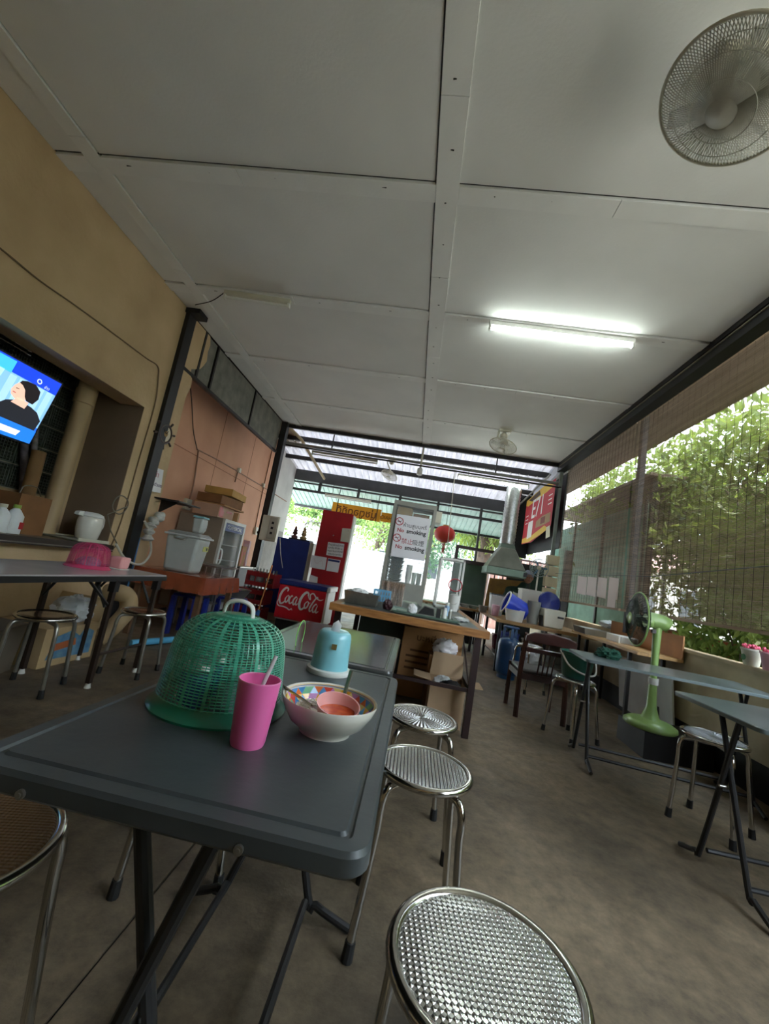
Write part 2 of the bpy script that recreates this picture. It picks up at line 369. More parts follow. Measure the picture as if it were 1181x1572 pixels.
struct('trim_4', M_dark, (-3.4, 2.25, 7.98, 8.05, 3.36, 3.46)); struct('trim_4', M_dark, (-3.4, 2.25, 9.0, 9.06, 3.22, 3.31))
bo = MB()
for x in np.arange(-3.3, 2.2, .17): bo.ball((x+.06, 8.0, 3.352), .013, 6, 4); bo.ball((x+.06, 9.03, 3.215), .013, 6, 4)
bo.build('trim_5', M_white, kind='structure')
# crossing pipes under the roof
cp = thing('cross_pipe', 'grey steel pipe crossing the room under the ribbed metal roof', 'pipe', (-.2, 7.25, 3.04))
MB().tube([(-2.78, 7.22, 3.06), (2.24, 7.22, 3.06)], .028).build('pipe', M_alu, cp)
MB().tube([(-2.78, 7.16, 3.0), (2.24, 7.16, 2.98)], .016).build('pipe', M_dark, cp)
for x in (-1.9, 1.1): B('hanger', M_black, (x, x+.02, 7.2, 7.22, 3.06, ZC+.05), cp)
dp = MB().tube([(-2.77, 7.14, 3.36), A(463, 675, 'y', 7.5), A(498, 735, 'y', 9.4)], .03).build('loose_batten', mat('khaki_batten', (168, 150, 116), .7, var=.1), label='khaki conduit slanting from the left post up under the metal roof', cat='conduit')
# front frame: big header, lower bar, short studs, posts
Mfr = mat('dark_grey_frame', (66, 68, 68), .55, var=.15, scale=4)
struct('wall_front', Mfr, (-3.4, 2.5, 9.95, 10.05, 2.93, 3.2))
fr = thing('front_frame', 'dark grey steel frame with short studs across the open shop front', 'frame', (-.5, 10, 0))
B('lower_bar', Mfr, (-3.4, 2.5, 9.97, 10.03, 2.66, 2.72), fr); B('upper_bar', Mfr, (-3.4, 2.5, 9.97, 10.03, 2.86, 2.9), fr)
for x in (-2.75, -1.75, -.7, .25, 1.3, 2.15): B('stud', Mfr, (x, x+.06, 9.96, 10.04, 2.72, 2.93), fr)
for x, xx in ((1.32, .05), (2.16, .09), (-.80, .06)): B('post', M_black if x > 2 else Mfr, (x, x+xx, 9.96, 10.04, 0, 2.66), fr)
M_awn = mat('green_translucent_sheet', (176, 202, 194), .5, var=.1, scale=4, trans=.0, alpha=.9)
corrug('roof', '', -3.9, 2.9, 10.15, 2.98, 12.0, 2.55, .13, .022, M_awn)
struct('trim_6', M_dark, (-3.9, 2.9, 11.9, 11.95, 2.5, 2.56))

# ------------------------------------------------------------------ furniture makers
def folding_table(name, label, cx, cy, L, W, h, m_top, m_leg, rim=True, thick=.034, rz=0., zoff=0, group=None):
    'X-legged folding table: long side along local y'
    t = thing(name, label, 'table', (0, 0, 0), group)
    z0 = h-thick; rr = .035
    def rrect(w, l, r, n=5):
        P = []
        for sx, sy, a in ((1, 1, 0), (-1, 1, 90), (-1, -1, 180), (1, -1, 270)):
            for i in range(n+1):
                q = math.radians(a+90*i/n); P.append((sx*(w/2-r)+r*math.cos(q), sy*(l/2-r)+r*math.sin(q)))
        return P
    b = MB(); levels = [(W-.012, L-.012, z0), (W, L, z0+.006), (W, L, h-.008), (W-.008, L-.008, h-.0015), (W-.05, L-.05, h-.0005), (W-.056, L-.056, h-.004), (W-.064, L-.064, h-.004), (W-.070, L-.070, h)] if rim else [(W, L, z0), (W, L, h-.003), (W-.006, L-.006, h)]
    n = 24; vs = []; fs = []
    for w_, l_, z in levels:
        P = rrect(w_, l_, max(.01, rr-(W-w_)/2)); n = len(P); vs += [(x, y, z) for x, y in P]
    for k in range(len(levels)-1):
        for i in range(n): fs.append((k*n+i, k*n+(i+1) % n, (k+1)*n+(i+1) % n, (k+1)*n+i))
    fs += [tuple(range(n-1, -1, -1)), tuple((len(levels)-1)*n+i for i in range(n))]
    b.add(vs, fs).build('tabletop', m_top, t, smooth=30)
    k = W/.55; bend = .115*k; tip = .25*k; tp = .075*k; r = .0115
    for y in (-(L/2-.085), L/2-.085):
        for s in (1, -1):
            yy = y+s*.013
            MB().tube(crom([(-s*tp, yy, z0), (-s*tp+s*.02, yy, z0-.06), (s*bend*.97, yy, .085), (s*(bend+.03), yy, .05), (s*tip, yy, .012)], 4), r, 10).build('leg', m_leg, t)
        MB().cyl((0.0, y-.03, (z0+.05)/2+.02), (0.0, y+.03, (z0+.05)/2+.02), .006).build('pivot', M_steel, t)
    for s in (1, -1):
        MB().tube([(s*bend, -(L/2-.1), .072), (s*bend, L/2-.1, .072)], .0105, 8).build('foot_bar', m_leg, t)
        B('top_rail', m_leg, (s*tp-.012, s*tp+.012, -(L/2-.05), L/2-.05, z0-.012, z0), t)
    if rim:
        for x in (-.17*k, .12*k):
            bt = MB().cyl((x, -L/2-.004, h-.024), (x, -L/2+.004, h-.024), .006); bt.cyl((x, -L/2-.0055, h-.024), (x, -L/2, h-.024), .003).build('bolt', M_steel, t)
    t.location = (cx, cy, zoff); t.rotation_euler = (0, 0, rz); return t

def seat_mat(name, kind, col=(228, 228, 226), rough=.26, metal=1.):
    m = mat(name, col, rough, metal=metal, var=0)
    n = m.node_tree; b = n.nodes['Principled BSDF']; L = n.links.new; t = n.nodes.new('ShaderNodeTexCoord'); sp = n.nodes.new('ShaderNodeSeparateXYZ'); L(t.outputs['Object'], sp.inputs[0])
    def M(op, a, b_=None):
        q = n.nodes.new('ShaderNodeMath'); q.operation = op
        for i, s in enumerate((a, b_)):
            if s is None: continue
            if isinstance(s, (int, float)): q.inputs[i].default_value = s
            else: L(s, q.inputs[i])
        return q.outputs[0]
    f = 2*PI/.0086
    if kind == 'dimple':
        x = M('ADD', sp.outputs[0], sp.outputs[1]); y = M('SUBTRACT', sp.outputs[1], sp.outputs[0])
        hgt = M('MAXIMUM', M('MULTIPLY', M('SINE', M('MULTIPLY', x, f*.45)), M('SINE', M('MULTIPLY', y, f*.45))), -.15)
    elif kind == 'stripe':
        hgt = M('ADD', M('SINE', M('MULTIPLY', sp.outputs[0], f*.8)), M('MULTIPLY', M('SINE', M('MULTIPLY', sp.outputs[1], f)), .4))
    elif kind == 'weave':
        hgt = M('MULTIPLY', M('SINE', M('MULTIPLY', M('ADD', sp.outputs[0], sp.outputs[1]), f*.55)), M('SINE', M('MULTIPLY', M('SUBTRACT', sp.outputs[0], sp.outputs[1]), f*.55)))
    else:
        rad = M('SQRT', M('ADD', M('POWER', sp.outputs[0], 2.), M('POWER', sp.outputs[1], 2.)))
        an = M('ARCTAN2', sp.outputs[1], sp.outputs[0])
        hgt = M('ADD', M('SINE', M('MULTIPLY', rad, f*.8)), M('SINE', M('MULTIPLY', an, 46)))
    bp = n.nodes.new('ShaderNodeBump'); bp.inputs['Strength'].default_value = .8; bp.inputs['Distance'].default_value = .0036; L(hgt, bp.inputs['Height']); L(bp.outputs[0], b.inputs['Normal'])
    return m
S_dim = seat_mat('dimpled_steel_seat', 'dimple'); S_str = seat_mat('ribbed_steel_seat', 'stripe'); S_rad = seat_mat('ringed_steel_seat', 'radial')
S_brn = seat_mat('woven_brown_seat', 'weave', (150, 118, 84), .5, .2); S_drk = mat('dark_brown_seat', (70, 46, 30), .25, var=.15, coat=.4)
S_pln = seat_mat('plain_steel_seat', 'radial', (190, 196, 205))
def stool(label, x, y, h=.46, m=S_dim, rz=0., R=.155, group='round metal stools', spread=.198):
    t = thing('round_stool', label, 'stool', (0, 0, 0), group)
    MB().lathe([(1e-4, h-.003), (R*.5, h-.001), (R*.86, h), (R*.9, h-.003)], n=48).build('seat', m, t, smooth=60)
    MB().ring((0, 0, h-.008), R*.94, .0115, 48, 10).build('seat_rim', M_chrome, t, smooth=60)
    MB().lathe([(1e-4, h-.02), (R*.9, h-.02), (R*.95, h-.012), (R*.9, h-.005), (1e-4, h-.006)], n=32).build('seat_pan', M_steel, t)
    for k in range(4):
        a = PI/4+k*PI/2; c, s = math.cos(a), math.sin(a)
        P = [(R*.25, h-.033), (R*.72, h-.033), (R*.98, h-.042), (R*1.08, h-.085), (R*1.10, h-.16), (spread, .02)]
        lg_ = MB().tube(crom([(c*r_, s*r_, z) for r_, z in P], 5), .0115, 10).build('leg', M_chrome if m is not S_drk else M_steel, t, smooth=60)
        MB().cyl((c*(spread-.003), s*(spread-.003), .045), (c*(spread+.001), s*(spread+.001), 0), .0145, .0165, 10).build('rubber_foot', M_rubber, lg_)
    t.location = (x, y, 0); t.rotation_euler = (0, 0, rz); return t

# ------------------------------------------------------------------ foreground tables and stools
M_ttop = mat('charcoal_plastic_top', (74, 80, 82), .38, scale=4, rgb2=(54, 58, 60), bump=.04, bscale=60, detail=8)
M_ttop2 = mat('worn_dark_top', (66, 68, 68), .16, scale=3, rgb2=(50, 50, 50), bump=.02)
M_leg = mat('grey_tube_leg', (46, 46, 47), .38, metal=.4, var=.1)
folding_table('folding_table', 'charcoal folding table carrying the pink cup and the patterned bowl', -.275, .972, .875, .552, .70, M_ttop, M_leg)
folding_table('folding_table', 'shiny dark folding table behind the light blue tissue box', -.285, 1.86, .80, .53, .70, M_ttop2, M_leg)
M_rt = mat('grey_steel_top', (120, 132, 134), .3, metal=.3, scale=3, rgb2=(92, 104, 106), detail=6)
stool('chrome stool with dimpled seat at the bottom of the picture', .205, .755, .46, S_dim, .12)
stool('chrome stool with ribbed seat, second beside the charcoal table', .125, 1.40, .46, S_str, .0, .15)
stool('chrome stool with ringed seat near the open carton', .125, 1.86, .46, S_rad, .1, .15)
stool('stool with woven brown seat at the lower left corner', -.70, .72, .46, S_brn, .25, .16)
stool('stool half hidden on the left behind the charcoal table', -.62, 1.44, .45, S_brn, .4, .15)
stool('chrome stool in front of the right wall below the nearest grey table', 1.76, 2.55, .46, S_pln, .67, .155)
stool('chrome stool holding the green bucket beside the wooden chair', 1.41, 3.60, .45, S_pln, .5, .15)
stool('dark seated stool in front of the left table above the carton', -2.13, 2.37, .43, S_drk, .35, .155, 'dark seated stools by the left wall', .19)
stool('dark seated stool beyond the left table near the blue pipe', -1.93, 2.98, .44, S_drk, .1, .15, 'dark seated stools by the left wall', .19)
folding_table('folding_table', 'long grey steel folding table with the green cloth by the fan', 1.78, 3.08, 1.12, .50, .70, M_rt, M_leg, False, .018, PI/2-.12)
folding_table('folding_table', 'grey steel folding table nearest on the right edge', 1.82, 2.02, .90, .55, .70, M_rt, M_leg, False, .018, PI/2-.0)
# left table with straight braced legs
lt = thing('side_table', 'narrow black edged laminate table along the left wall', 'table', (-2.12, 1.6, 0))
M_lam = mat('pale_laminate', (178, 172, 172), .18, scale=3, var=.08)
B('tabletop', M_lam, (-2.42, -1.87, 1.0, 3.05, .704, .712), lt); B('edge_band', M_black, (-2.425, -1.865, .995, 3.055, .672, .704), lt)
M_bleg = mat('dark_brown_leg', (58, 46, 40), .4, metal=.3, var=.15)
for x, y in ((-1.90, 2.56), (-1.90, 3.0), (-2.36, 2.56), (-2.36, 3.0), (-1.90, 1.1), (-2.36, 1.1)):
    lg_ = B('leg', M_bleg, (x-.014, x+.014, y-.014, y+.014, .03, .672), lt)
    MB().cyl((x, y, 0), (x, y, .03), .02, .012).build('glide', M_white, lg_)
    B('corner_bracket', M_black, (x-.022, x+.022, y-.022, y+.022, .60, .672), lg_)
for y in (2.56, 3.0):
    MB().tube([(-1.91, y-.02, .50), (-2.02, y-.02, .668)], .009, 6).build('brace', M_black, lt); MB().tube([(-2.35, y-.02, .50), (-2.24, y-.02, .668)], .009, 6).build('brace', M_black, lt)
MB().tube([(-1.90, 2.54, .52), (-1.90, 2.35, .668)], .009, 6).build('brace', M_black, lt)
MB().tube([(-1.90, 2.57, .2), (-1.90, 2.99, .2)], .009, 6).build('stretcher', M_bleg, lt)
# ------------------------------------------------------------------ things on the near table
ZT = .70
M_gpl = mat('green_plastic_mesh', (74, 168, 138), .3, var=.08, alpha=.93, coat=.3)
M_gpl2 = mat('green_plastic_solid', (34, 138, 108), .3, var=.08, alpha=.75, coat=.3)
def food_cover(name, lab, cx, cy, z, R, Hh, m, ms, mh, ribs=72, rings=34, group=None):
    t = thing(name, lab, 'food cover', (cx, cy, z), group)
    def prof(u):   # u 0 bottom .. 1 top
        if u < .12: return R*(1-.10*(u/.12)**.8)
        v = (u-.12)/.88
        return R*.90*(1-.13*v)*(1-v**8)**.5
    b = MB(); b.lathe([(R, .0), (R*1.005, .004), (prof(.05), .05*Hh), (prof(.12), .12*Hh), (prof(.135), .135*Hh)], (cx, cy, z), 72)
    b.build('rim_skirt', ms, t, smooth=60)
    us = [.13+.86*(i/26)**.85 for i in range(27)]
    b = MB()
    for k in range(ribs):
        a = 2*PI*k/ribs; c, s = math.cos(a), math.sin(a); wd = .0011 if k % 4 else .0034
        if k % 4 and k % 2: 
            pts = us[:20]
        else: pts = us
        vs = []; fs = []
        for u in pts:
            r = prof(u)*1.004; vs += [(cx+c*r-s*wd, cy+s*r+c*wd, z+u*Hh), (cx+c*r+s*wd, cy+s*r-c*wd, z+u*Hh), (cx+c*(r-.0016), cy+s*(r-.0016), z+u*Hh)]
        for i in range(len(pts)-1):
            q = i*3; fs += [(q, q+1, q+4, q+3), (q+1, q+2, q+5, q+4), (q+2, q, q+3, q+5)]
        b.add(vs, fs)
    b.build('rib_mesh', m, t, kind='stuff', smooth=60)
    b = MB()
    for i in range(rings):
        u = .14+.84*(i/(rings-1))**.92; b.ring((cx, cy, z+u*Hh), prof(u), .0013, 60, 3, flat=1.1)
    b.build('ring_mesh', m, t, kind='stuff', smooth=0)
    MB().lathe([(R*.42, Hh*.955), (R*.38, Hh*.975), (R*.24, Hh*.98), (R*.2, Hh), (R*.17, Hh*1.005), (1e-4, Hh*1.0)], (cx, cy, z), 32).build('crown', ms, t)
    if mh:
        P = [(cx-.033, cy, z+Hh*.96), (cx-.030, cy, z+Hh+.014), (cx-.020, cy, z+Hh+.024), (cx, cy, z+Hh+.028), (cx+.020, cy, z+Hh+.024), (cx+.030, cy, z+Hh+.014), (cx+.033, cy, z+Hh*.96)]
        MB().tube(crom(P, 4), .0034, 8, flat=1.5).build('handle', mh, t)
    return t
CX, CY = -.362, .885
food_cover('food_cover', 'large green mesh food cover with white handle on the charcoal table', CX, CY, ZT, .137, .186, M_gpl, M_gpl2, M_white)
# what stands inside the cover
M_bjar = mat('blue_jar', (40, 76, 130), .3, var=.15)
cdy = thing('condiment_caddy', 'steel caddy of jars under the green food cover', 'caddy', (CX, CY, ZT))
MB().lathe([(1e-4, .0), (.082, .0), (.088, .012), (.086, .012), (.08, .003), (1e-4, .003)], (CX, CY, ZT), 28).build('tray', M_steel, cdy)
MB().tube([(CX, CY, ZT+.003), (CX, CY, ZT+.135)], .003).ring((CX, CY, ZT+.14), .012, .003, 14, 6, Matrix.Rotation(PI/2, 4, 'X')).build('centre_handle', M_chrome, cdy)
for k, (dx, dy, mm) in enumerate(((-.04, -.04, M_bjar), (.04, -.04, mat('pale_jar', (170, 196, 200), .2, var=.1)), (-.04, .04, M_bjar), (.04, .04, mat('dark_jar', (60, 40, 36), .3, var=.2)))):
    j = thing('condiment_jar', ['front left blue condiment jar under the green cover', 'front right pale condiment jar under the green cover', 'back left blue condiment jar under the green cover', 'back right dark condiment jar under the green cover'][k], 'jar', (CX+dx, CY+dy, ZT+.003), 'condiment jars')
    MB().lathe([(1e-4, 0), (.027, 0), (.031, .01), (.031, .06), (.028, .066), (1e-4, .066)], (CX+dx, CY+dy, ZT+.003), 20).build('body', mm, j)
    MB().lathe([(.031, .066), (.032, .072), (.026, .082), (.006, .086), (.006, .094), (1e-4, .095)], (CX+dx, CY+dy, ZT+.003), 20).build('lid', M_steel, j)
# cup and straw
cux, cuy = -.2385, .742
cu = thing('plastic_cup', 'pink plastic cup in front of the green cover', 'cup', (cux, cuy, ZT))
M_pink = mat('pink_plastic', (236, 110, 172), .3, var=.05, coat=.2)
MB().lathe([(1e-4, 0.002), (.025, 0.002), (.028, 0), (.030, .006), (.0370, .106), (.0367, .1085), (.0345, .1075), (.028, .006), (1e-4, .006)], (cux, cuy, ZT), 40).build('body', M_pink, cu, smooth=50)
MB().ring((cux, cuy, ZT+.1075), .0358, .0014, 40, 6).build('lip', mat('pink_lip', (244, 140, 190), .3, var=0), cu, smooth=60)
MB().lathe([(1e-4, .03), (.0295, .03)], (cux, cuy, ZT), 24).build('drink', mat('weak_tea', (150, 96, 90), .1, var=0, alpha=.8), cu)
tag(MB().tube([(cux-.012, cuy-.014, ZT+.012), (cux+.012, cuy+.026, ZT+.145)], .0038, 8).build('drinking_straw', mat('clear_straw', (226, 214, 220), .2, var=0, alpha=.7), smooth=60), 'clear drinking straw standing in the pink cup', 'straw')
# bowl
bx, by = -.128, .866
M_bowl = mat('white_melamine', (224, 220, 208), .25, var=.04, coat=.5)
bw = thing('bowl', 'white bowl with a multicoloured triangle pattern inside its rim', 'bowl', (bx, by, ZT))
MB().lathe([(1e-4, .004), (.046, .004), (.046, 0), (.051, 0), (.052, .006), (.075, .022), (.090, .045), (.0965, .062), (.0955, .0645), (.0925, .063), (.086, .045), (.072, .024), (.05, .010), (1e-4, .009)], (bx, by, ZT), 56).build('body', M_bowl, bw, smooth=60)
PC = [(236, 176, 44), (60, 130, 190), (216, 74, 60), (196, 130, 190), (90, 170, 120), (240, 214, 130), (88, 150, 210), (230, 120, 60)]
PM = [mat('glaze_%d' % i, c, .25, var=.05, coat=.4) for i, c in enumerate(PC)]
def bowl_r(z): 
    return np.interp(z, [.010, .024, .045, .063], [.05, .072, .086, .0925])-.0006
for ring_, (za, zb, n) in enumerate(((.030, .044, 26), (.044, .057, 26))):
    for i in range(n):
        a0 = 2*PI*(i+ring_*.5)/n; a1 = 2*PI*(i+1+ring_*.5)/n; am = (a0+a1)/2
        def q(a, z): r = bowl_r(z)-.0004; return (bx+r*math.cos(a), by+r*math.sin(a), ZT+z)
        MB().add([q(a0, za), q(a1, za), q(am, zb)], [(0, 2, 1)]).build('pattern_triangle', PM[(i*3+ring_) % 8], bw, smooth=0)
        MB().add([q(a1, za), q(am+2*PI/n, zb), q(am, zb)], [(0, 1, 2)]).build('pattern_triangle', PM[(i*5+3+ring_) % 8], bw, smooth=0)
for z, c in ((.0595, (90, 120, 180)), (.0615, (230, 180, 70))):
    MB().ring((bx, by, ZT+z), bowl_r(z)-.0005, .0006, 56, 4).build('rim_line', mat('rim_line_%d' % c[0], c, .3, var=0), bw)
ri = MB()
for i in range(420):
    a = rng.uniform(0, 2*PI); r = .062*math.sqrt(rng.uniform()); x, y = bx+r*math.cos(a)-.006, by+r*math.sin(a)
    if math.hypot(x-bx-.018, y-by+.018) < .047: continue
    h = .034+.014*math.cos(r/.062*1.4)+rng.uniform(-.002, .003)
    ri.ball((x, y, ZT+h), (.0042, .0016, .0016), 5, 3, Matrix.Rotation(rng.uniform(0, PI), 4, 'Z'))
ri.lathe([(1e-4, .024), (.03, .024), (.055, .022), (.066, .02)], (bx, by, ZT), 20)
tag(ri.build('cooked_rice', mat('rice_grain', (232, 226, 214), .5, var=.04)), 'leftover white rice in the patterned bowl', 'rice', kind='stuff')
sx, sy = bx+.018, by-.018
sb = thing('sauce_bowl', 'small pink bowl of orange sauce set in the rice', 'bowl', (sx, sy, ZT+.026))
MS = Matrix.Rotation(.22, 4, 'X') @ Matrix.Rotation(.1, 4, 'Y')
MB().lathe([(1e-4, .0), (.028, .0), (.036, .012), (.0425, .036), (.0435, .038), (.041, .0375), (.034, .012), (.026, .004), (1e-4, .003)], (sx, sy, ZT+.026), 40, MS).build('body', mat('salmon_plastic', (236, 172, 168), .3, var=.04, coat=.2), sb, smooth=60)
MB().lathe([(1e-4, .022), (.0372, .022)], (sx, sy, ZT+.026), 32, Matrix.Rotation(.05, 4, 'X')).build('sauce', mat('orange_sauce', (216, 96, 24), .12, scale=60, rgb2=(180, 60, 14), coat=.6), sb)
fk = MB().tube(crom([(bx+.020, by+.02, ZT+.03), (bx+.022, by+.040, ZT+.065), (bx+.026, by+.052, ZT+.110)], 5), .0030, 8, flat=1.9)
fk.build('spoon', M_steel, label='steel spoon handle standing up behind the sauce bowl', cat='spoon')
f2 = thing('fork', 'steel fork lying across the left rim of the patterned bowl', 'fork', (bx-.06, by-.02, ZT+.06))
MB().tube(crom([(bx-.098, by-.008, ZT+.068), (bx-.06, by-.018, ZT+.058), (bx-.028, by-.034, ZT+.052)], 5), .0018, 6, flat=3.2).build('handle', M_chrome, f2)
for k in range(4): MB().tube([(bx-.03+.002*k, by-.036+.003*k, ZT+.052), (bx-.008+.002*k, by-.045+.003*k, ZT+.049)], .0009, 5).build('tine', M_chrome, f2)
# tissue dispenser
tx, ty = -.215, 1.305
td = thing('tissue_dispenser', 'light blue round tissue dispenser with white base at the table end', 'tissue dispenser', (tx, ty, ZT))
M_lb = mat('light_blue_plastic', (140, 206, 218), .3, var=.05, coat=.3)
MB().lathe([(1e-4, 0), (.066, 0), (.068, .004), (.067, .013), (.058, .016), (1e-4, .016)], (tx, ty, ZT), 48).build('base', M_white, td, smooth=40)
MB().lathe([(.058, .014), (.0565, .03), (.0525, .105), (.049, .119), (.040, .126), (.02, .125), (.008, .122), (1e-4, .122)], (tx, ty, ZT), 48).build('cover', M_lb, td, smooth=50)
tb = MB(Matrix.Translation((0, 0, -.015)))
tb.add([(tx-.016, ty, ZT+.136), (tx+.012, ty-.004, ZT+.136), (tx+.016, ty, ZT+.158), (tx+.002, ty+.004, ZT+.172), (tx-.012, ty, ZT+.160), (tx-.004, ty-.008, ZT+.150)], [(0, 1, 5), (1, 2, 5), (2, 3, 5), (3, 4, 5), (4, 0, 5)])
tb.build('tissue', M_paper, td, smooth=60)
B('sticker', mat('gold_sticker', (140, 122, 70), .5, var=.2, scale=60), (tx+.006, tx+.021, ty-.0568, ty-.0545, ZT+.078, ZT+.094), td)
# ring strap on the second table
MB().tube(arc((-.40, 1.62, ZT+.034), .055, 0, 360, 40, 'yz')[:-1], .0016, 6, closed=True).build('plastic_ring', mat('lime_strap', (150, 230, 110), .4, var=0), label='thin lime green plastic ring upright on the second table', cat='ring')

# ------------------------------------------------------------------ television niche
tv_tr = A(90, 587, 'x', -2.98); tv_br = A(50, 683, 'x', -3.10); ytv = (tv_tr.y+tv_br.y)/2
top = Vector((-2.98, ytv, tv_tr.z)); bot = Vector((-3.10, ytv, tv_br.z)); TH = (top-bot).length; TW = TH*1.72
Uh = Vector((0, 1, 0)); Vh = (top-bot).normalized(); Nh = Uh.cross(Vh)
tv = thing('television', 'wall television tilted down showing a news presenter on a blue screen', 'television', tuple(bot-Uh*TW/2))
def plane_poly(P, m, parent, name, off, t=.0006):
    'P in screen units: a along screen width from the left edge (0..1), b up (0..1)'
    O = bot-Uh*TW+Nh*off
    return MB().prism([(a*TW, b*TH) for a, b in P], O, Uh, Vh, t).build(name, m, parent, smooth=0)
plane_poly([(-.015, -.025), (1.015, -.025), (1.015, 1.025), (-.015, 1.025)], M_black, tv, 'housing', -.045, .042)
def em(n_, c, s=1.): return mat(n_, c, .5, var=0, emit=s)
scr = plane_poly([(0, 0), (1, 0), (1, 1), (0, 1)], em('screen_blue', (30, 90, 210), .2), tv, 'screen', -.002)
def sp_(P, n_, c, k): plane_poly(P, em(n_, c, .2), scr, 'picture_patch', -.0013+.0005*k, .0004)
sp_([(0, .86), (1, .80), (1, 1), (0, 1)], 'scr_top', (20, 60, 200), 1); sp_([(0, .84), (.6, .81), (.6, .98), (0, .98)], 'scr_cy', (60, 170, 220), 2)
sp_([(0, .25), (1, .25), (1, .80), (0, .86)], 'scr_bg', (120, 170, 220), 1)
for i in range(5): sp_([(.60+.08*i, .3), (.655+.08*i, .3), (.655+.08*i, .8), (.60+.08*i, .8)], 'scr_bg2', (150, 190, 235), 2)
sp_([(.1, .3), (.52, .3), (.55, .82), (.1, .84)], 'scr_win', (160, 216, 190), 2)
sp_([(.28, .22), (.56, .22), (.54, .4), (.47, .5), (.44, .62), (.36, .62), (.33, .48)], 'scr_suit', (20, 22, 30), 3)
sp_([(.56, .2), (.98, .2), (.99, .36), (.93, .46), (.86, .5), (.74, .52), (.66, .46), (.60, .34)], 'scr_suit2', (28, 30, 36), 4)
sp_([(.70, .46), (.82, .44), (.83, .54), (.73, .56)], 'scr_skin', (214, 170, 150), 5)
sp_([(.655, .62), (.67, .56), (.71, .52), (.78, .53), (.82, .60), (.82, .70), (.76, .76), (.69, .75), (.665, .69)], 'scr_skin', (214, 170, 150), 5)
sp_([(.69, .745), (.72, .73), (.755, .68), (.775, .60), (.80, .55), (.86, .54), (.885, .64), (.87, .75), (.81, .815), (.74, .81), (.70, .785)], 'scr_hair', (22, 18, 20), 6)
sp_([(.685, .655), (.71, .66), (.71, .668), (.685, .665)], 'scr_hair', (22, 18, 20), 7); sp_([(.672, .595), (.70, .59), (.70, .603), (.675, .606)], 'scr_lip', (170, 80, 80), 7)
sp_([(.40, .63), (.46, .62), (.47, .72), (.42, .75), (.38, .7)], 'scr_hair', (22, 18, 20), 4)
sp_([(0, 0), (1, 0), (1, .2), (0, .26)], 'scr_low', (30, 110, 220), 7); sp_([(0, .05), (.86, .05), (.88, .13), (0, .16)], 'scr_ban', (214, 214, 226), 8)
O_ = bot-Uh*TW+Nh*.004
text('ข่าวเศรษฐกิจวันนี้', .035*TH/.42, mat('scr_txt', (40, 40, 110), .5, var=0), O_+Uh*TW*.5+Vh*TH*.1, Uh, Vh, scr)
MB().ring(O_+Uh*TW*.82+Vh*TH*.88, .016, .004, 18, 4, Matrix.Rotation(PI/2, 4, 'Y')).build('station_mark', em('scr_logo', (190, 200, 220), .2), scr); text('ข่าว', .03, em('scr_logo', (190, 200, 220), .2), O_+Uh*TW*.9+Vh*TH*.84, Uh, Vh, scr)
B('wall_bracket', M_black, (-3.42, -3.06, ytv-TW/2-.1, ytv-TW/2+.1, tv_br.z+.12, tv_tr.z-.12), tv)
# wire rack above the set
rk = thing('wire_rack', 'chrome wire rack with black box above the television', 'rack', tuple(A(20, 530, 'x', -3.05)))
rp = A(42, 540, 'x', -3.13)
for k in range(5):
    MB().tube(crom([(-3.36, rp.y-.5, rp.z-.02+.03*k), (-3.14, rp.y-.45, rp.z-.02+.03*k), (-3.11, rp.y-.02, rp.z-.02+.03*k), (-3.16, rp.y, rp.z-.02+.03*k), (-3.3, rp.y, rp.z-.02+.03*k)], 4), .005, 6).build('wire', M_chrome, rk)
B('dark_box', M_black, (-3.37, -3.15, rp.y-.6, rp.y-.16, rp.z-.03, rp.z+.1), rk)
# big vertical pipe with collar
pp = thing('drain_pipe', 'thick beige drain pipe standing on the ledge right of the television', 'pipe', (-3.165, 3.27, .83))
px_, py_ = -3.165, 3.27
MB().lathe([(.07, .832), (.07, 2.74)], (px_, py_, 0), 24).build('pipe', M_beigepvc, pp)
MB().lathe([(.071, 2.02), (.08, 2.025), (.08, 2.15), (.071, 2.155)], (px_, py_, 0), 24).build('collar', M_beigepvc, pp)
# rolled posters, cardboard tube, carton on the ledge
def AX3(px, py, x=-3.0): return A(px, py, 'x', x)
q = AX3(70, 745, -3.2); tag(MB().cyl((-3.16, q.y-.16, .835), (-3.20, q.y-.14, 1.50), .05, n=18).build('cardboard_tube', mat('brown_tube', (128, 96, 58), .8, var=.15)), 'brown cardboard tube leaning under the television corner', 'tube')
for k, (dx, dy, r, c, lab) in enumerate(((0, .0, .028, (120, 110, 120), 'grey purple rolled poster behind the drain pipe'), (.03, .07, .022, (150, 140, 140), 'pale rolled poster with stripes leaning behind the drain pipe'), (-.02, .13, .02, (70, 56, 66), 'dark rolled poster leaning nearest the wall niche corner'))):
    MB().cyl((-3.33+dx, 3.22+dy*.6, .835), (-3.38+dx, 2.98+dy, 1.85), r, n=12).build('rolled_poster', mat('poster_%d' % k, c, .6, scale=20, rgb2=tuple(int(x*.5) for x in c)), label=lab, cat='poster', group='rolled posters')
q = AX3(55, 815, -3.0)
cb = thing('cardboard_box', 'open brown cardboard box on the ledge left of the drain pipe', 'box', (-3.05, q.y, .83))
y1b = AX3(80, 770, -2.95).y; y0b = AX3(30, 770, -2.95).y
for nm, bb_ in (('side', (-2.955, -2.95, y0b, y1b, .832, 1.13)), ('side', (-3.25, -3.245, y0b, y1b, .832, 1.13)), ('side', (-3.245, -2.955, y1b-.005, y1b, .832, 1.13)), ('side', (-3.245, -2.955, y0b, y0b+.005, .832, 1.13)), ('bottom', (-3.245, -2.955, y0b+.005, y1b-.005, .832, .837))): B(nm, M_cardd, bb_, cb)
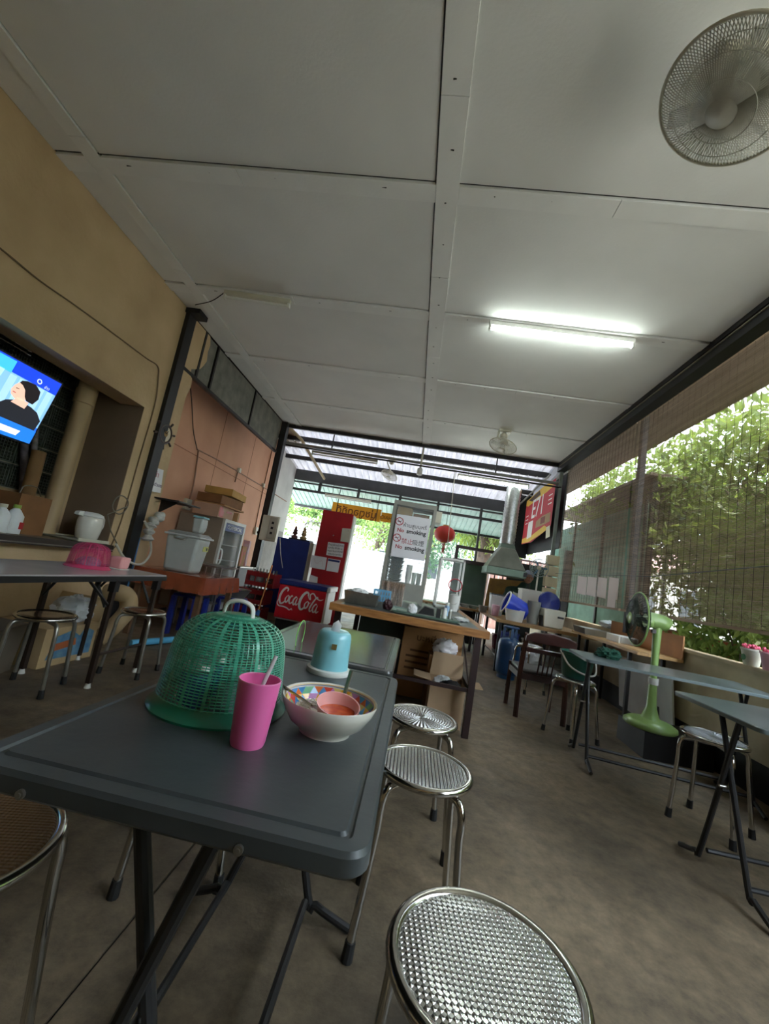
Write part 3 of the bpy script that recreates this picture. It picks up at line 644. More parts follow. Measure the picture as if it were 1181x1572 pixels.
MB().tube(crom([(-2.97, y0b, 1.13), (-3.0, y0b+.05, 1.19), (-3.05, y0b+.2, 1.2), (-3.1, y0b+.3, 1.14)], 5), .004, 6).build('cord', M_cable, label='thin brown cord looped over the cardboard box on the ledge', cat='cord')
def bottle(lab, x, y, z, r, h, m, mc, group=None, name='bottle', square=False):
    t = thing(name, lab, 'bottle', (x, y, z), group)
    n = 4 if square else 18
    MB().lathe([(1e-4, 0), (r, 0), (r*1.02, h*.1), (r, h*.62), (r*.5, h*.82), (r*.34, h*.86), (r*.34, h*.92), (1e-4, h*.92)], (x, y, z), n).build('body', m, t, smooth=40)
    MB().lathe([(r*.42, h*.88), (r*.42, h), (1e-4, h)], (x, y, z), 14).build('cap', mc, t)
    return t
M_lime = mat('lime_cap', (140, 170, 70), .4, var=.05)
q = AX3(20, 812, -2.95)
t_ = bottle('white hexagonal bottle with green cap beside the cardboard box', -2.93, AX3(20, 800, -2.93).y, .832, .055, .21, mat('white_bottle', (214, 218, 218), .3, var=.05), M_lime)
B('red_label', M_redp, (-2.93+.045, -2.93+.056, t_.location.y+.0, t_.location.y+.035, .87, .92), t_)
bottle('white bottle at the left picture edge on the ledge', -2.93, AX3(0, 795, -2.93).y, .832, .055, .2, MATS['white_bottle'], M_offw)
# kettle, tray, cables
kq = AX3(133, 822, -2.90); ky = min(kq.y, 3.42)
tryk = thing('serving_tray', 'grey tray under the white kettle at the end of the ledge', 'tray', (-2.98, ky, .832))
B('board', mat('grey_green_tray', (140, 138, 122), .5, var=.1), (-3.14, -2.80, ky-.2, ky+.145, .833, .85), tryk, bevel=.006)
B('rim', M_offw, (-2.80, -2.79, ky-.2, ky+.145, .836, .862), tryk); B('rim', M_offw, (-3.15, -3.14, ky-.2, ky+.145, .836, .862), tryk)
kt = thing('electric_kettle', 'round white thermos kettle with lid on the grey tray', 'kettle', (-2.90, ky, .851))
MB().lathe([(1e-4, 0), (.072, 0), (.085, .01), (.098, .09), (.100, .16), (.094, .19), (.086, .2), (1e-4, .2)], (-2.90, ky, .851), 32).build('body', mat('enamel_white', (222, 218, 206), .15, var=.03, coat=.6), kt, smooth=50)
MB().lathe([(.088, .196), (.096, .205), (.088, .225), (.05, .24), (1e-4, .243)], (-2.90, ky, .851), 32).build('lid', M_white, kt, smooth=50)
MB().prism([(0, 0), (.06, .01), (.05, .035), (0, .045)], (-2.90, ky-.09, 1.045), (0, -1, 0), (0, 0, 1), .04).build('spout', M_white, kt)
MB().tube(crom([(-2.90, ky+.09, 1.04), (-2.895, ky+.14, 1.05), (-2.89, ky+.14, .97), (-2.895, ky+.10, .93)], 5), .008, 8).build('handle', M_white, kt)
kc = MB()
c0 = A(185, 775, 'x', -2.78); R0 = .085
kc.tube([(c0.x+.004*math.sin(3*a), c0.y+R0*1.1*math.cos(a), c0.z+R0*math.sin(a)+.0) for a in np.linspace(0, 4*PI, 60)]+[tuple(A(p, q_, 'x', -2.78)) for p, q_ in ((165, 790), (170, 815), (180, 835), (172, 845), (160, 838))], .006, 6)
kc.build('power_cable', M_cable, label='coiled grey cable hanging on the black post beside the kettle', cat='cable')
MB().tube(crom([A(p, q_, 'x', -2.72) for p, q_ in ((178, 835), (190, 855), (207, 866), (222, 863), (232, 845), (228, 815), (222, 800))], 6), .011, 8).build('drain_hose', mat('white_hose', (206, 200, 186), .4, var=.05), label='white hose curving past the post to the wrapped tap', cat='hose')
# cable across the upper wall
MB().tube(crom([A(p, q_, 'x', XL+.008) for p, q_ in ((-60, 340), (0, 381), (60, 430), (120, 472), (185, 520), (225, 550), (242, 562), (243, 580), (238, 620), (215, 700), (186, 800), (165, 850))], 5), .006, 6).build('wall_cable', mat('painted_cable', (120, 98, 70), .7, var=.1), label='painted cable running down the ochre wall to the ledge', cat='cable')

# ------------------------------------------------------------------ below the left table
cx0, cx1, cy0, cy1 = -2.78, -2.36, 2.66, 3.12
bxm = mat('printed_carton', (196, 168, 124), .8, var=.08)
ct_ = thing('carton', 'pale carton with blue printed picture under the left table', 'box', (-2.57, 2.85, 0))
B('body', bxm, (cx0, cx1, cy0, cy1, 0, .26), ct_)
M_art = mat('blue_print', (70, 120, 160), .8, scale=18, rgb2=(120, 160, 180))
MB().prism([(cy0+.05, .05), (cy1-.03, .04), (cy1-.03, .2), (cy1-.12, .24), (cy0+.3, .18), (cy0+.22, .23), (cy0+.1, .2)], (cx1, 0, 0), (0, 1, 0), (0, 0, 1), .0015).build('printed_picture', M_art, ct_)
MB().prism([(cy0+.09, .10), (cy0+.28, .12), (cy0+.27, .17), (cy0+.1, .15)], (cx1+.0016, 0, 0), (0, 1, 0), (0, 0, 1), .001).build('printed_word', mat('orange_print', (200, 110, 60), .8, var=.1), ct_)
MB().prism([(0, 0), (.42, 0), (.42, .17), (0, .17)], (cx0, cy1, .26), (1, 0, 0), (0, .35, 1), .003).build('flap', bxm, ct_)
gb = MB().box(-.22, .22, -.16, .16, 0, .3, Matrix.Translation((-2.62, 2.36, .02)) @ Matrix.Rotation(.3, 4, 'Z') @ Matrix.Rotation(.1, 4, 'Y')); 
gb.build('carton', mat('grey_carton', (128, 116, 100), .85, var=.1), label='grey brown carton leaning at the far left below the table', cat='box', smooth=0, bevel=.004)
def crumpled(name, lab, c, r, m, seed=0, cat='bag', group=None, n=34, mm=22, amp=.35):
    from mathutils import noise
    if not hasattr(r, '__len__'): r = (r, r, r)
    b = MB(); b.ball((0, 0, 0), (1, 1, 1), n, mm); off = Vector((seed*3.7, seed*1.3, seed*2.1)); cc = Vector(c); out = []
    for v in b.v:
        d = Vector(v); k = 1+amp*(abs(noise.noise(d*1.6+off))*-1.1+.35)+amp*.8*(.25-abs(noise.noise(d*3.6+off)))+amp*.25*noise.noise(d*9+off)
        p = Vector((d.x*r[0], d.y*r[1], d.z*r[2]))*k
        out.append((cc.x+p.x, cc.y+p.y, max(cc.z+p.z, cc.z-r[2]*.8)-r[2]*.2))
    b.v = out
    return b.build(name, m, smooth=40, label=lab, cat=cat, group=group)
crumpled('plastic_bag', 'clear plastic bag lying on the printed carton', (-2.5, 3.0, .365), (.13, .13, .10), M_bag, 3)
MB().tube(crom([A(p, q_, 'x', -2.62) for p, q_ in ((178, 925),)]+[(-2.5, 3.32, .46), (-2.44, 3.46, .44), (-2.42, 3.5, .32), (-2.46, 3.42, .16), (-2.5, 3.34, .072)], 6)[6:], .07, 18).build('drain_elbow', M_beigepvc, label='fat beige drain elbow behind the printed carton', cat='pipe', smooth=60)
MB().tube([(-2.35, 3.55, .035), (-2.18, 4.0, .035)], .03, 12).build('blue_pipe', mat('blue_pvc', (90, 170, 210), .4, var=.05), label='short blue pipe on the floor below the far stool', cat='pipe')
# on the left table
q = A(128, 872, 'z', .712)
food_cover('food_cover', 'pink mesh food cover on the left wall table', q.x-.04, q.y+.08, .712, .135, .165, mat('pink_mesh', (226, 80, 130), .4, var=.05, alpha=.9), mat('pink_solid', (214, 60, 110), .4, var=.05, alpha=.8), None, 48, 26)
crumpled('condiment_tray', 'blue and white packets under the pink food cover', (q.x-.04, q.y+.08, .752), (.07, .07, .04), mat('blue_packet', (90, 90, 150), .6, scale=50, rgb2=(190, 190, 200)), 4, 'packets', amp=.2)
q = A(181, 874, 'z', .712); y_ = q.y+.03; x_ = q.x-.02
pb = thing('napkin_tub', 'pale pink square napkin tub beside the pink cover', 'tub', (x_, y_, .712))
MB().frustum((x_, y_, .716), .09, .09, .10, .10, .085).build('body', mat('pale_pink', (238, 170, 168), .4, var=.04), pb, bevel=.012)
B('base', M_white, (x_-.05, x_+.05, y_-.05, y_+.05, .712, .718), pb, bevel=.002)
# ------------------------------------------------------------------ second bay on the left: clock, sign, shelf, bin, fridge
ck = A(253, 666, 'x', -2.80)
wc = thing('wall_clock', 'dark ship wheel clock on the ochre strip beside the black post', 'clock', tuple(ck))
MX = Matrix.Rotation(PI/2, 4, 'Y'); M_dwood = mat('dark_wood', (62, 40, 30), .4, var=.2)
MB().ring(ck, .095, .018, 32, 8, MX).build('wheel_rim', M_dwood, wc)
for k in range(8):
    a = 2*PI*k/8+.2; c, s = math.cos(a), math.sin(a)
    MB().cyl((ck.x, ck.y+c*.1, ck.z+s*.1), (ck.x, ck.y+c*.165, ck.z+s*.165), .008, .012, 8).build('spoke_handle', M_dwood, wc)
MB().cyl((ck.x-.03, ck.y, ck.z), (ck.x+.012, ck.y, ck.z), .08, n=28).build('dial', mat('dial', (214, 200, 176), .5, var=.06), wc)
MB().cyl((ck.x+.012, ck.y, ck.z), (ck.x+.016, ck.y, ck.z), .03, n=18).build('dial_centre', mat('brass', (140, 110, 60), .4, metal=.6, var=.1), wc)
for a, l in ((1.0, .045), (2.6, .06)): MB().tube([(ck.x+.019, ck.y, ck.z), (ck.x+.019, ck.y+l*math.cos(a), ck.z+l*math.sin(a))], .003, 5).build('hand', M_black, wc)
def wall_paper(name, lab, pts, x, cat='sign', m=M_paper, t=.003):
    P = [A(px, py, 'x', x) for px, py in pts]
    o = thing(name, lab, cat, tuple(P[0]))
    MB().prism([(p.y, p.z) for p in P], (x, 0, 0), (0, 1, 0), (0, 0, 1), t).build('sheet', m, o, smooth=0)
    return o, P
o, P = wall_paper('paper_sign', 'white paper sign with handwritten words below the ship wheel clock', [(230, 714), (251, 722), (246, 757), (222, 752)], -2.80)
cc = (P[0]+P[2])/2; U_ = (P[1]-P[0]).normalized(); V_ = (P[0]-P[3]).normalized()
text('น้ำ', .075, M_redink, cc+Vector((.004, 0, .05)), U_, V_, o); text('บริการตัวเอง', .05, mat('purple_ink', (90, 60, 110), .7, var=0), cc+Vector((.004, 0, -.05)), U_, V_, o)
sh = A(240, 765, 'x', -2.83)
ws = thing('wall_shelf', 'small thin corner shelf on a bracket under the paper sign', 'shelf', tuple(sh))
B('board', M_dark, (-2.84, -2.56, sh.y-.02, sh.y+.42, sh.z, sh.z+.014), ws); MB().prism([(0, 0), (.2, 0), (0, -.14)], (-2.83, sh.y+.1, sh.z), (1, 0, 0), (0, 0, 1), .014).build('bracket', M_dark, ws)
# wrapped tap
M_bw = mat('wrapped_plastic', (190, 188, 180), .3, var=.2, scale=30)
pts = [A(px, py, 'x', -2.72) for px, py in ((226, 830), (230, 812), (236, 800), (250, 790))]
wt = MB(); wt.tube(crom(pts, 6), .05, 12, rs=[.045+.016*math.sin(i*1.7) for i in range(19)])
wt.build('wrapped_tap', M_bw, label='tap wrapped in crumpled clear plastic beside the black post', cat='tap', smooth=60)
q1 = A(213, 825, 'x', -2.8); MB().tube([(-2.8, q1.y, q1.z), (-2.8, q1.y+.02, .35)], .018, 8).build('water_pipe', mat('blue_pipe_wall', (70, 120, 170), .5, var=.1), label='blue water pipe on the wall beside the black post', cat='pipe')
# table with orange cloth and big translucent bin
ox0, ox1, oy0, oy1, oz = -2.75, -2.02, 3.95, 4.68, .66
ot = thing('work_table', 'wooden table under an orange cloth beside the water bin', 'table', ((ox0+ox1)/2, (oy0+oy1)/2, 0))
M_oleg = mat('brown_wood_leg', (110, 80, 56), .6, var=.2, scale=12)
B('tabletop', M_oleg, (ox0, ox1, oy0, oy1, oz-.03, oz), ot)
for x in (ox0+.04, ox1-.04):
    for y in (oy0+.04, oy1-.04): B('leg', M_oleg, (x-.025, x+.025, y-.025, y+.025, 0, oz-.03), ot)
M_ora = mat('orange_vinyl', (142, 68, 42), .25, var=.15, scale=6, coat=.5)
cl = MB(); N_ = 48; vs = []; fs = []
per = []
for i in range(N_):
    u = i/N_*4; k = int(u); f = u-k
    per.append([(ox0+f*(ox1-ox0), oy0), (ox1, oy0+f*(oy1-oy0)), (ox1-f*(ox1-ox0), oy1), (ox0, oy1-f*(oy1-oy0))][k])
mx, my = (ox0+ox1)/2, (oy0+oy1)/2
for lv, (e, z) in enumerate(((0, oz+.004), (.012, oz), (.016, oz-.05), (.02, oz-.12), (.022, oz-.165))):
    for i, (x, y) in enumerate(per):
        wv = .008*lv*math.sin(i*2.4)*.6
        vs.append((x+(1 if x > mx else -1)*(e+wv)*(abs(x-mx) > .3), y+(1 if y > my else -1)*(e+wv)*(abs(y-my) > .3), z+(.006*math.sin(i*1.9) if lv == 4 else 0)))
for lv in range(4):
    for i in range(N_): fs.append((lv*N_+i, lv*N_+(i+1) % N_, (lv+1)*N_+(i+1) % N_, (lv+1)*N_+i))
fs.append(tuple(range(N_-1, -1, -1)))
cl.add(vs, fs).build('tablecloth', M_ora, label='glossy orange vinyl cloth hanging over the wooden work table', cat='tablecloth', smooth=40)
wb = A(262, 868, 'x', -2.3)
wx, wy, wz = -2.38, 4.12, oz+.006
M_trl = mat('milky_plastic', (186, 190, 184), .3, var=.06, alpha=.9)
bn = thing('water_bin', 'large milky plastic water bin with lid on the orange cloth', 'bin', (wx, wy, wz))
MB().frustum((wx, wy, wz), .30, .21, .36, .26, .37).build('body', M_trl, bn, bevel=.03)
MB().frustum((wx, wy, wz+.36), .39, .29, .39, .29, .02).build('rim', mat('milky_rim', (200, 204, 200), .3, var=.04), bn, bevel=.006)
MB().frustum((wx, wy, wz+.382), .37, .27, .30, .20, .03).build('lid', mat('grey_lid', (150, 152, 148), .35, var=.08), bn, bevel=.01)
for s in (-1, 1): MB().tube(crom([(wx-.06, wy+s*.14, wz+.36), (wx-.05, wy+s*.185, wz+.33), (wx+.05, wy+s*.185, wz+.33), (wx+.06, wy+s*.14, wz+.36)], 4), .007, 6).build('handle', M_steel, bn)
B('sticker', mat('yellow_green_sticker', (200, 200, 110), .5, var=.2, scale=40), (wx+.168, wx+.178, wy+.0, wy+.10, wz+.24, wz+.29), bn); B('sticker_mark', M_black, (wx+.178, wx+.1785, wy+.05, wy+.08, wz+.25, wz+.28), bn)
jg = thing('water_jug', 'translucent jug with pale blue lid standing on the water bin', 'jug', (wx+.02, wy+.10, wz+.42))
MB().frustum((wx+.02, wy+.10, wz+.418), .10, .10, .12, .12, .16).build('body', M_trl, jg, bevel=.02)
MB().frustum((wx+.02, wy+.10, wz+.579), .128, .128, .12, .12, .02).build('lid', mat('aqua_lid', (130, 186, 190), .35, var=.05), jg, bevel=.005)
MB().tube(crom([(wx+.03, wy+.16, wz+.55), (wx+.03, wy+.215, wz+.55), (wx+.03, wy+.215, wz+.46), (wx+.03, wy+.16, wz+.45)], 4), .009, 6).build('handle', M_trl, jg)
crumpled('laundry_basket', 'red and pink bundle in front of the wall behind the water bin', (-2.62, 4.50, .78), (.10, .1, .11), mat('pink_red_cloth', (190, 50, 80), .7, scale=12, rgb2=(120, 30, 40)), 5, 'bundle')
# below the orange table
M_blue = mat('royal_blue_plastic', (34, 52, 140), .35, var=.1)
def plastic_stool(lab, x, y, h=.43, w=.28, m=M_blue, group=None, name='plastic_stool'):
    t = thing(name, lab, 'stool', (x, y, 0), group)
    MB().frustum((x, y, h-.03), w, w, w*.92, w*.92, .03).build('seat', m, t, bevel=.01)
    for sx in (-1, 1):
        for sy in (-1, 1):
            MB().frustum((x+sx*(w/2-.02), y+sy*(w/2-.02), 0), .05, .05, .045, .045, h-.03).build('leg', m, t)
    return t
plastic_stool('blue plastic stool under the orange covered table', -2.36, 4.40)
plastic_stool('blue plastic stool standing right of the orange covered table', -2.16, 5.02, .40)
# steel sink stand beside the fridge
ss = thing('steel_stand', 'steel kitchen stand with bowl between water bin and glass fridge', 'stand', (-2.45, 5.0, 0))
B('shelf', M_steel, (-2.75, -2.28, 4.78, 5.3, .72, .74), ss); B('shelf', M_steel, (-2.75, -2.28, 4.78, 5.3, .30, .32), ss)
for x in (-2.74, -2.30):
    for y in (4.79, 5.27): B('leg', M_steel, (x, x+.02, y, y+.02, 0, .72), ss)
bt = thing('storage_tub', 'grey plastic tub on the steel stand shelf', 'tub', (-2.5, 5.05, .32)); MB().frustum((-2.5, 5.05, .32), .30, .36, .36, .42, .26).build('body', mat('grey_tub', (120, 126, 124), .4, var=.1), bt, bevel=.02); MB().frustum((-2.5, 5.05, .58), .38, .44, .38, .44, .015).build('lid', M_offw, bt)
q = A(325, 935, 'x', -2.12)
so2 = thing('wash_basin', 'round grey basin beside the blue stools below the fridge', 'basin', (-2.12, q.y, .40))
MB().lathe([(1e-4, .0), (.09, 0), (.15, .10), (.16, .105), (.145, .10), (.085, .01), (1e-4, .01)], (-2.12, 5.02, .403), 28).build('bowl', M_alu, so2)
crumpled('cloth', 'bright pink sponge cloth in the grey basin', (-2.14, 5.02, .47), (.06, .06, .04), mat('hot_pink', (220, 60, 140), .7, var=.1), 6, 'cloth')
# glass door fridge
fx0, fx1, fy0, fy1, fz = -3.35, -2.72, 5.42, 6.12, 1.36
fg = thing('display_fridge', 'tall grey drinks fridge with a glass door on the left', 'fridge', (-3.0, 5.8, 0))
M_frg = mat('grey_beige_fridge', (138, 126, 108), .5, scale=3, rgb2=(112, 102, 90))
for q_ in ((fx0, fx1, fy0, fy0+.04, .08, fz), (fx0, fx1, fy1-.04, fy1, .08, fz), (fx0, fx0+.04, fy0+.04, fy1-.04, .08, fz), (fx0, fx1, fy0+.04, fy1-.04, fz-.05, fz), (fx0, fx1, fy0+.04, fy1-.04, .08, .34)): B('casing', M_frg, q_, fg)
M_ffr = mat('pale_door_frame', (188, 186, 178), .4, var=.05)
dr = MB()
for q_ in ((fx1, fx1+.035, fy0, fy0+.05, .30, fz), (fx1, fx1+.035, fy1-.05, fy1, .30, fz), (fx1, fx1+.035, fy0+.05, fy1-.05, fz-.045, fz), (fx1, fx1+.035, fy0+.05, fy1-.05, .30, .35)): dr.box(*q_)
dr = dr.build('door', M_ffr, fg, smooth=0)
B('pane', M_glass, (fx1+.012, fx1+.018, fy0+.05, fy1-.05, .35, fz-.045), dr)
MB().tube(crom([(fx1+.03, fy0+.03, .95), (fx1+.075, fy0+.03, .92), (fx1+.075, fy0+.03, .76), (fx1+.03, fy0+.03, .73)], 4), .01, 8).build('handle', M_white, dr)
hb = B('header_band', M_navy, (fx1+.019, fx1+.030, fy0+.05, fy1-.05, fz-.16, fz-.05), fg)
text('COMMERCIAL', .075, M_white, (fx1+.032, (fy0+fy1)/2, fz-.105), (0, 1, 0), (0, 0, 1), hb)
B('kick_grille', mat('grille', (170, 170, 166), .5, var=.1), (fx1, fx1+.02, fy0, fy1, .08, .28), fg)
for z in (.55, .78, 1.0): B('wire_shelf', M_alu, (fx0+.05, fx1-.01, fy0+.05, fy1-.05, z, z+.008), fg)
for k, (z, y, c) in enumerate(((.788, 5.6, (210, 210, 200)), (.558, 5.58, (220, 220, 214)), (.558, 5.75, (214, 150, 60)), (.788, 5.85, (120, 60, 40)), (1.008, 5.65, (120, 160, 150)), (1.008, 5.8, (180, 176, 170)), (.35, 5.6, (200, 190, 160)), (.35, 5.8, (90, 110, 80)))):
    bottle(['white bottle on the middle fridge shelf', 'milk jug on the lower fridge shelf beside the handle', 'orange bottle on the lower fridge shelf', 'brown bottle at the right of the middle fridge shelf', 'green bottle on the top fridge shelf', 'pale bottle on the top fridge shelf', 'cream bottle on the fridge floor', 'olive bottle at the right of the fridge floor'][k], -2.88, y, z, .04, .16, mat('fridge_bottle_%d' % k, c, .3, var=.05), M_white, 'bottles inside the glass fridge')
# boxes on top
def carton(lab, x, y, z, w, d, h, rz=0, m=M_card, tilt=0, name='cardboard_box', group=None, art=None):
    t = thing(name, lab, 'box', (0, 0, 0), group)
    MB().box(-w/2, w/2, -d/2, d/2, 0, h).build('body', m, t, bevel=.004)
    MB().box(-w/2-.001, w/2+.001, -.03, .03, h, h+.0015).build('tape', mat('packing_tape', (176, 140, 90), .3, var=.05), t, smooth=0)
    if art: 
        MB().prism([(-d*.45, h*.1), (-d*.2, h*.1), (-d*.15, h*.5), (-d*.3, h*.9), (-d*.45, h*.9)], (w/2, 0, 0), (0, 1, 0), (0, 0, 1), .0015).build('printed_patch', art, t, smooth=0)
        MB().prism([(0, h*.55), (d*.35, h*.6), (d*.35, h*.75), (0, h*.7)], (w/2, 0, 0), (0, 1, 0), (0, 0, 1), .0015).build('printed_patch', art, t, smooth=0)
    t.location = (x, y, z); t.rotation_euler = (tilt, 0, rz); return t
M_cpink = mat('pinkish_carton', (176, 140, 116), .85, var=.08)
carton('pinkish printed box at the bottom of the pile on the glass fridge', -2.98, 5.62, fz, .36, .52, .17, .05, M_cpink, 0, art=M_redp)
carton('brown box in the middle of the pile on the glass fridge', -2.98, 5.74, fz+.20, .38, .60, .12, -.08, M_cardd)
carton('flat brown box on top of the pile on the glass fridge', -2.98, 5.86, fz+.34, .40, .62, .10, .1, mat('amber_card', (184, 142, 72), .8, var=.1))
carton('small open box at the right of the fridge top', -2.90, 6.02, fz, .2, .16, .15, .3, M_card)
tag(B('pizza_box', M_card, (-3.2, -2.76, 5.44, 6.1, fz+.172, fz+.195)), 'thin flat cardboard sheet between the fridge boxes', 'box')
# conduit and sockets on the peach wall
xc = -3.385
M_cond = mat('wall_conduit', (150, 110, 84), .6, var=.1)
for nm, pts, lab in (('conduit', [(303, 690), (345, 712), (405, 748), (440, 770)], 'long painted conduit crossing the peach wall'),
                     ('conduit', [(305, 692), (297, 745), (288, 775)], 'conduit dropping to the socket left of the fridge boxes'),
                     ('conduit', [(366, 722), (361, 740)], 'short conduit drop above the fridge boxes'),
                     ('conduit', [(430, 640), (404, 752), (391, 815)], 'conduit dropping to the socket right of the fridge'),
                     ('loose_cable', [(279, 528), (293, 600), (297, 660), (303, 690)], 'thin cable hanging from the transom down the peach wall')):
    MB().tube(crom([A(p, q_, 'x', xc) for p, q_ in pts], 5), .011 if nm == 'conduit' else .006, 6).build(nm, M_cond if nm == 'conduit' else M_dark, label=lab, cat='conduit' if nm == 'conduit' else 'cable')
for (p, q_), lab in (((287, 774), 'white wall socket left of the fridge boxes'), ((393, 815), 'grey wall socket between the fridge and the black post'), ((367, 722), 'cream junction box on the wall conduit above the boxes'), ((404, 745), 'cream junction box on the conduit nearest the black post')):
    c = A(p, q_, 'x', xc+.01); t = thing('wall_socket', lab, 'socket', tuple(c)); k = .07 if 'socket' in lab.split('box')[0] and 'junction' not in lab else .035
    B('box', M_offw, (c.x-.02, c.x+.03, c.y-k, c.y+k, c.z-k*1.1, c.z+k*1.1), t, bevel=.005)
    if k > .05: MB().cyl((c.x+.03, c.y+.02, c.z-.02), (c.x+.06, c.y+.02, c.z-.02), .025).build('plug', M_black, t)
# dark side counter right of the fridge
dk = thing('side_counter', 'black side counter with boxes between the fridge and the black post', 'counter', (-2.95, 6.5, 0))
B('body', M_black, (-3.36, -2.72, 6.30, 6.88, 0, .70), dk); B('top', M_steel, (-3.37, -2.70, 6.28, 6.9, .70, .715), dk)
carton('brown box with red print on the black side counter', -2.86, 6.42, .716, .2, .22, .32, .1, M_card, art=mat('pink_print', (190, 110, 100), .8, var=.1))
carton('tall narrow pink and white box on the black side counter', -2.84, 6.66, .716, .1, .12, .42, .2, mat('pink_box', (206, 130, 120), .7, scale=6, rgb2=(190, 190, 200)))
carton('small cream box at the back of the black side counter', -3.1, 6.6, .716, .22, .3, .25, 0, M_card)
# breaker box on post 2
q = A(417, 812, 'y', 7.0)
bk = thing('breaker_box', 'beige breaker box with switches on the black post above the crates', 'breaker box', tuple(q))
B('housing', M_offw, (q.x-.16, q.x+.14, 6.90, 7.0, q.z-.22, q.z+.22), bk, bevel=.01); B('cover', mat('breaker_cover', (176, 172, 156), .4, var=.08), (q.x-.02, q.x+.12, 6.88, 6.90, q.z-.18, q.z+.2), bk, bevel=.004)
for k in range(3): B('switch', M_black, (q.x+.03, q.x+.07, 6.865, 6.88, q.z-.1+k*.09, q.z-.06+k*.09), bk)
# ------------------------------------------------------------------ coolers, crates, red cabinet
def F(px, py, y): p = A(px, py, 'y', y); return p.x, p.z, SC(px, py, y)
# blue drinks cooler (seen from its back)
a_ = A(427, 824, 'y', 6.3); b_ = A(476, 832, 'y', 6.3)
bl_ = thing('drinks_cooler', 'tall navy blue cooler seen from behind with ornaments on top', 'cooler', ((a_.x+b_.x)/2, 6.6, 0))
zt_ = (a_.z+b_.z)/2
B('back_panel', M_navy, (a_.x, b_.x, 6.3, 6.33, .12, zt_), bl_, bevel=.004); B('cabinet', M_offw, (a_.x+.01, b_.x+.06, 6.33, 6.9, .0, zt_-.01), bl_, bevel=.01)
MB().tube(crom([A(430, 826, 'y', 6.28), A(431, 850, 'y', 6.28), A(434, 872, 'y', 6.28)], 4), .006, 6).build('power_cord', M_offw, bl_)
tp = thing('ornament_tray', 'black tray on the navy cooler carrying two ornaments', 'tray', (a_.x+.3, 6.45, zt_)); B('board', M_black, (a_.x+.16, b_.x-.02, 6.34, 6.6, zt_, zt_+.025), tp, bevel=.004)
for px, c, lab in ((453, (96, 50, 44), 'dark red ornament on the navy cooler'), (467, (170, 140, 90), 'golden ornament on the navy cooler')):
    x, z, s = F(px, 820, 6.44); z = zt_+.025
    t = thing('ornament', lab, 'ornament', (x, 6.44, z), 'ornaments on the cooler')
    mm = mat('ornament_%d' % c[0], c, .4, var=.25, scale=30)
    MB().lathe([(1e-4, 0), (.05, 0), (.055, .03), (.035, .05), (1e-4, .05)], (x, 6.44, z), 16).build('pedestal', mm, t)
    MB().lathe([(.02, .05), (.045, .08), (.03, .11), (.038, .13), (.02, .15), (.024, .17), (.008, .19), (1e-4, .205)], (x, 6.44, z), 16).build('figure', mm, t)
crumpled('clear_bag', 'large clear plastic bag standing behind the ornaments', (a_.x+.42, 6.75, zt_+.20), (.2, .12, .21), mat('thin_bag', (225, 232, 230), .2, var=.05, alpha=.35), 8, 'bag')
# red white cooler with the script lettering
a_ = A(431, 889, 'y', 5.35); b_ = A(503, 901, 'y', 5.35); c_ = A(421, 944, 'y', 5.35)
cx0_, cx1_, cz1, cz0 = (a_.x+c_.x)/2, b_.x, (a_.z+b_.z)/2, c_.z-.02
cc_ = thing('chest_cooler', 'red chest cooler with white script lettering and a navy lid', 'cooler', ((cx0_+cx1_)/2, 5.6, 0))
B('front_panel', M_redb, (cx0_, cx1_, 5.35, 5.37, cz0, cz1-.065), cc_, bevel=.004)
B('body', M_white, (cx0_+.01, cx1_+.03, 5.37, 5.85, cz0-.02, cz1-.06), cc_, bevel=.01)
B('lid_frame', M_navy, (cx0_-.01, cx1_+.0, 5.34, 5.86, cz1-.06, cz1), cc_, bevel=.005); B('lid_corner', M_white, (cx1_+.001, cx1_+.05, 5.345, 5.86, cz1-.07, cz1), cc_, bevel=.01)
B('plinth', M_black, (cx0_+.02, cx1_+.01, 5.4, 5.84, 0, cz0-.02), cc_)
# script lettering as ribbon strokes; unit: 1 = panel width
PW = cx1_-cx0_; Oc = Vector((cx0_, 5.349, cz0))
def stroke(P, w0, w1=None, name='script_stroke'):
    pts = crom([(a, b, 0) for a, b in P], 5); n = len(pts); L_ = []; R_ = []
    for i, p in enumerate(pts):
        t = (pts[min(n-1, i+1)]-pts[max(0, i-1)]).normalized(); nn = Vector((-t.y, t.x, 0)); f = i/(n-1)
        wd = (w0*1.25*(math.sin(PI*f)**.6)*.85+w0*.35) if w1 is None else w0+(w1-w0)*f
        L_.append(p+nn*wd); R_.append(p-nn*wd)
    b = MB()
    vs = [Oc+Vector((q.x*PW, -.0012-.00015*i % .001, q.y*PW)) for i, q in enumerate(L_+R_)]
    b.add(vs, [(i, i+1, n+i+1, n+i) for i in range(n-1)]); return b.build(name, M_white, cc_, smooth=0)
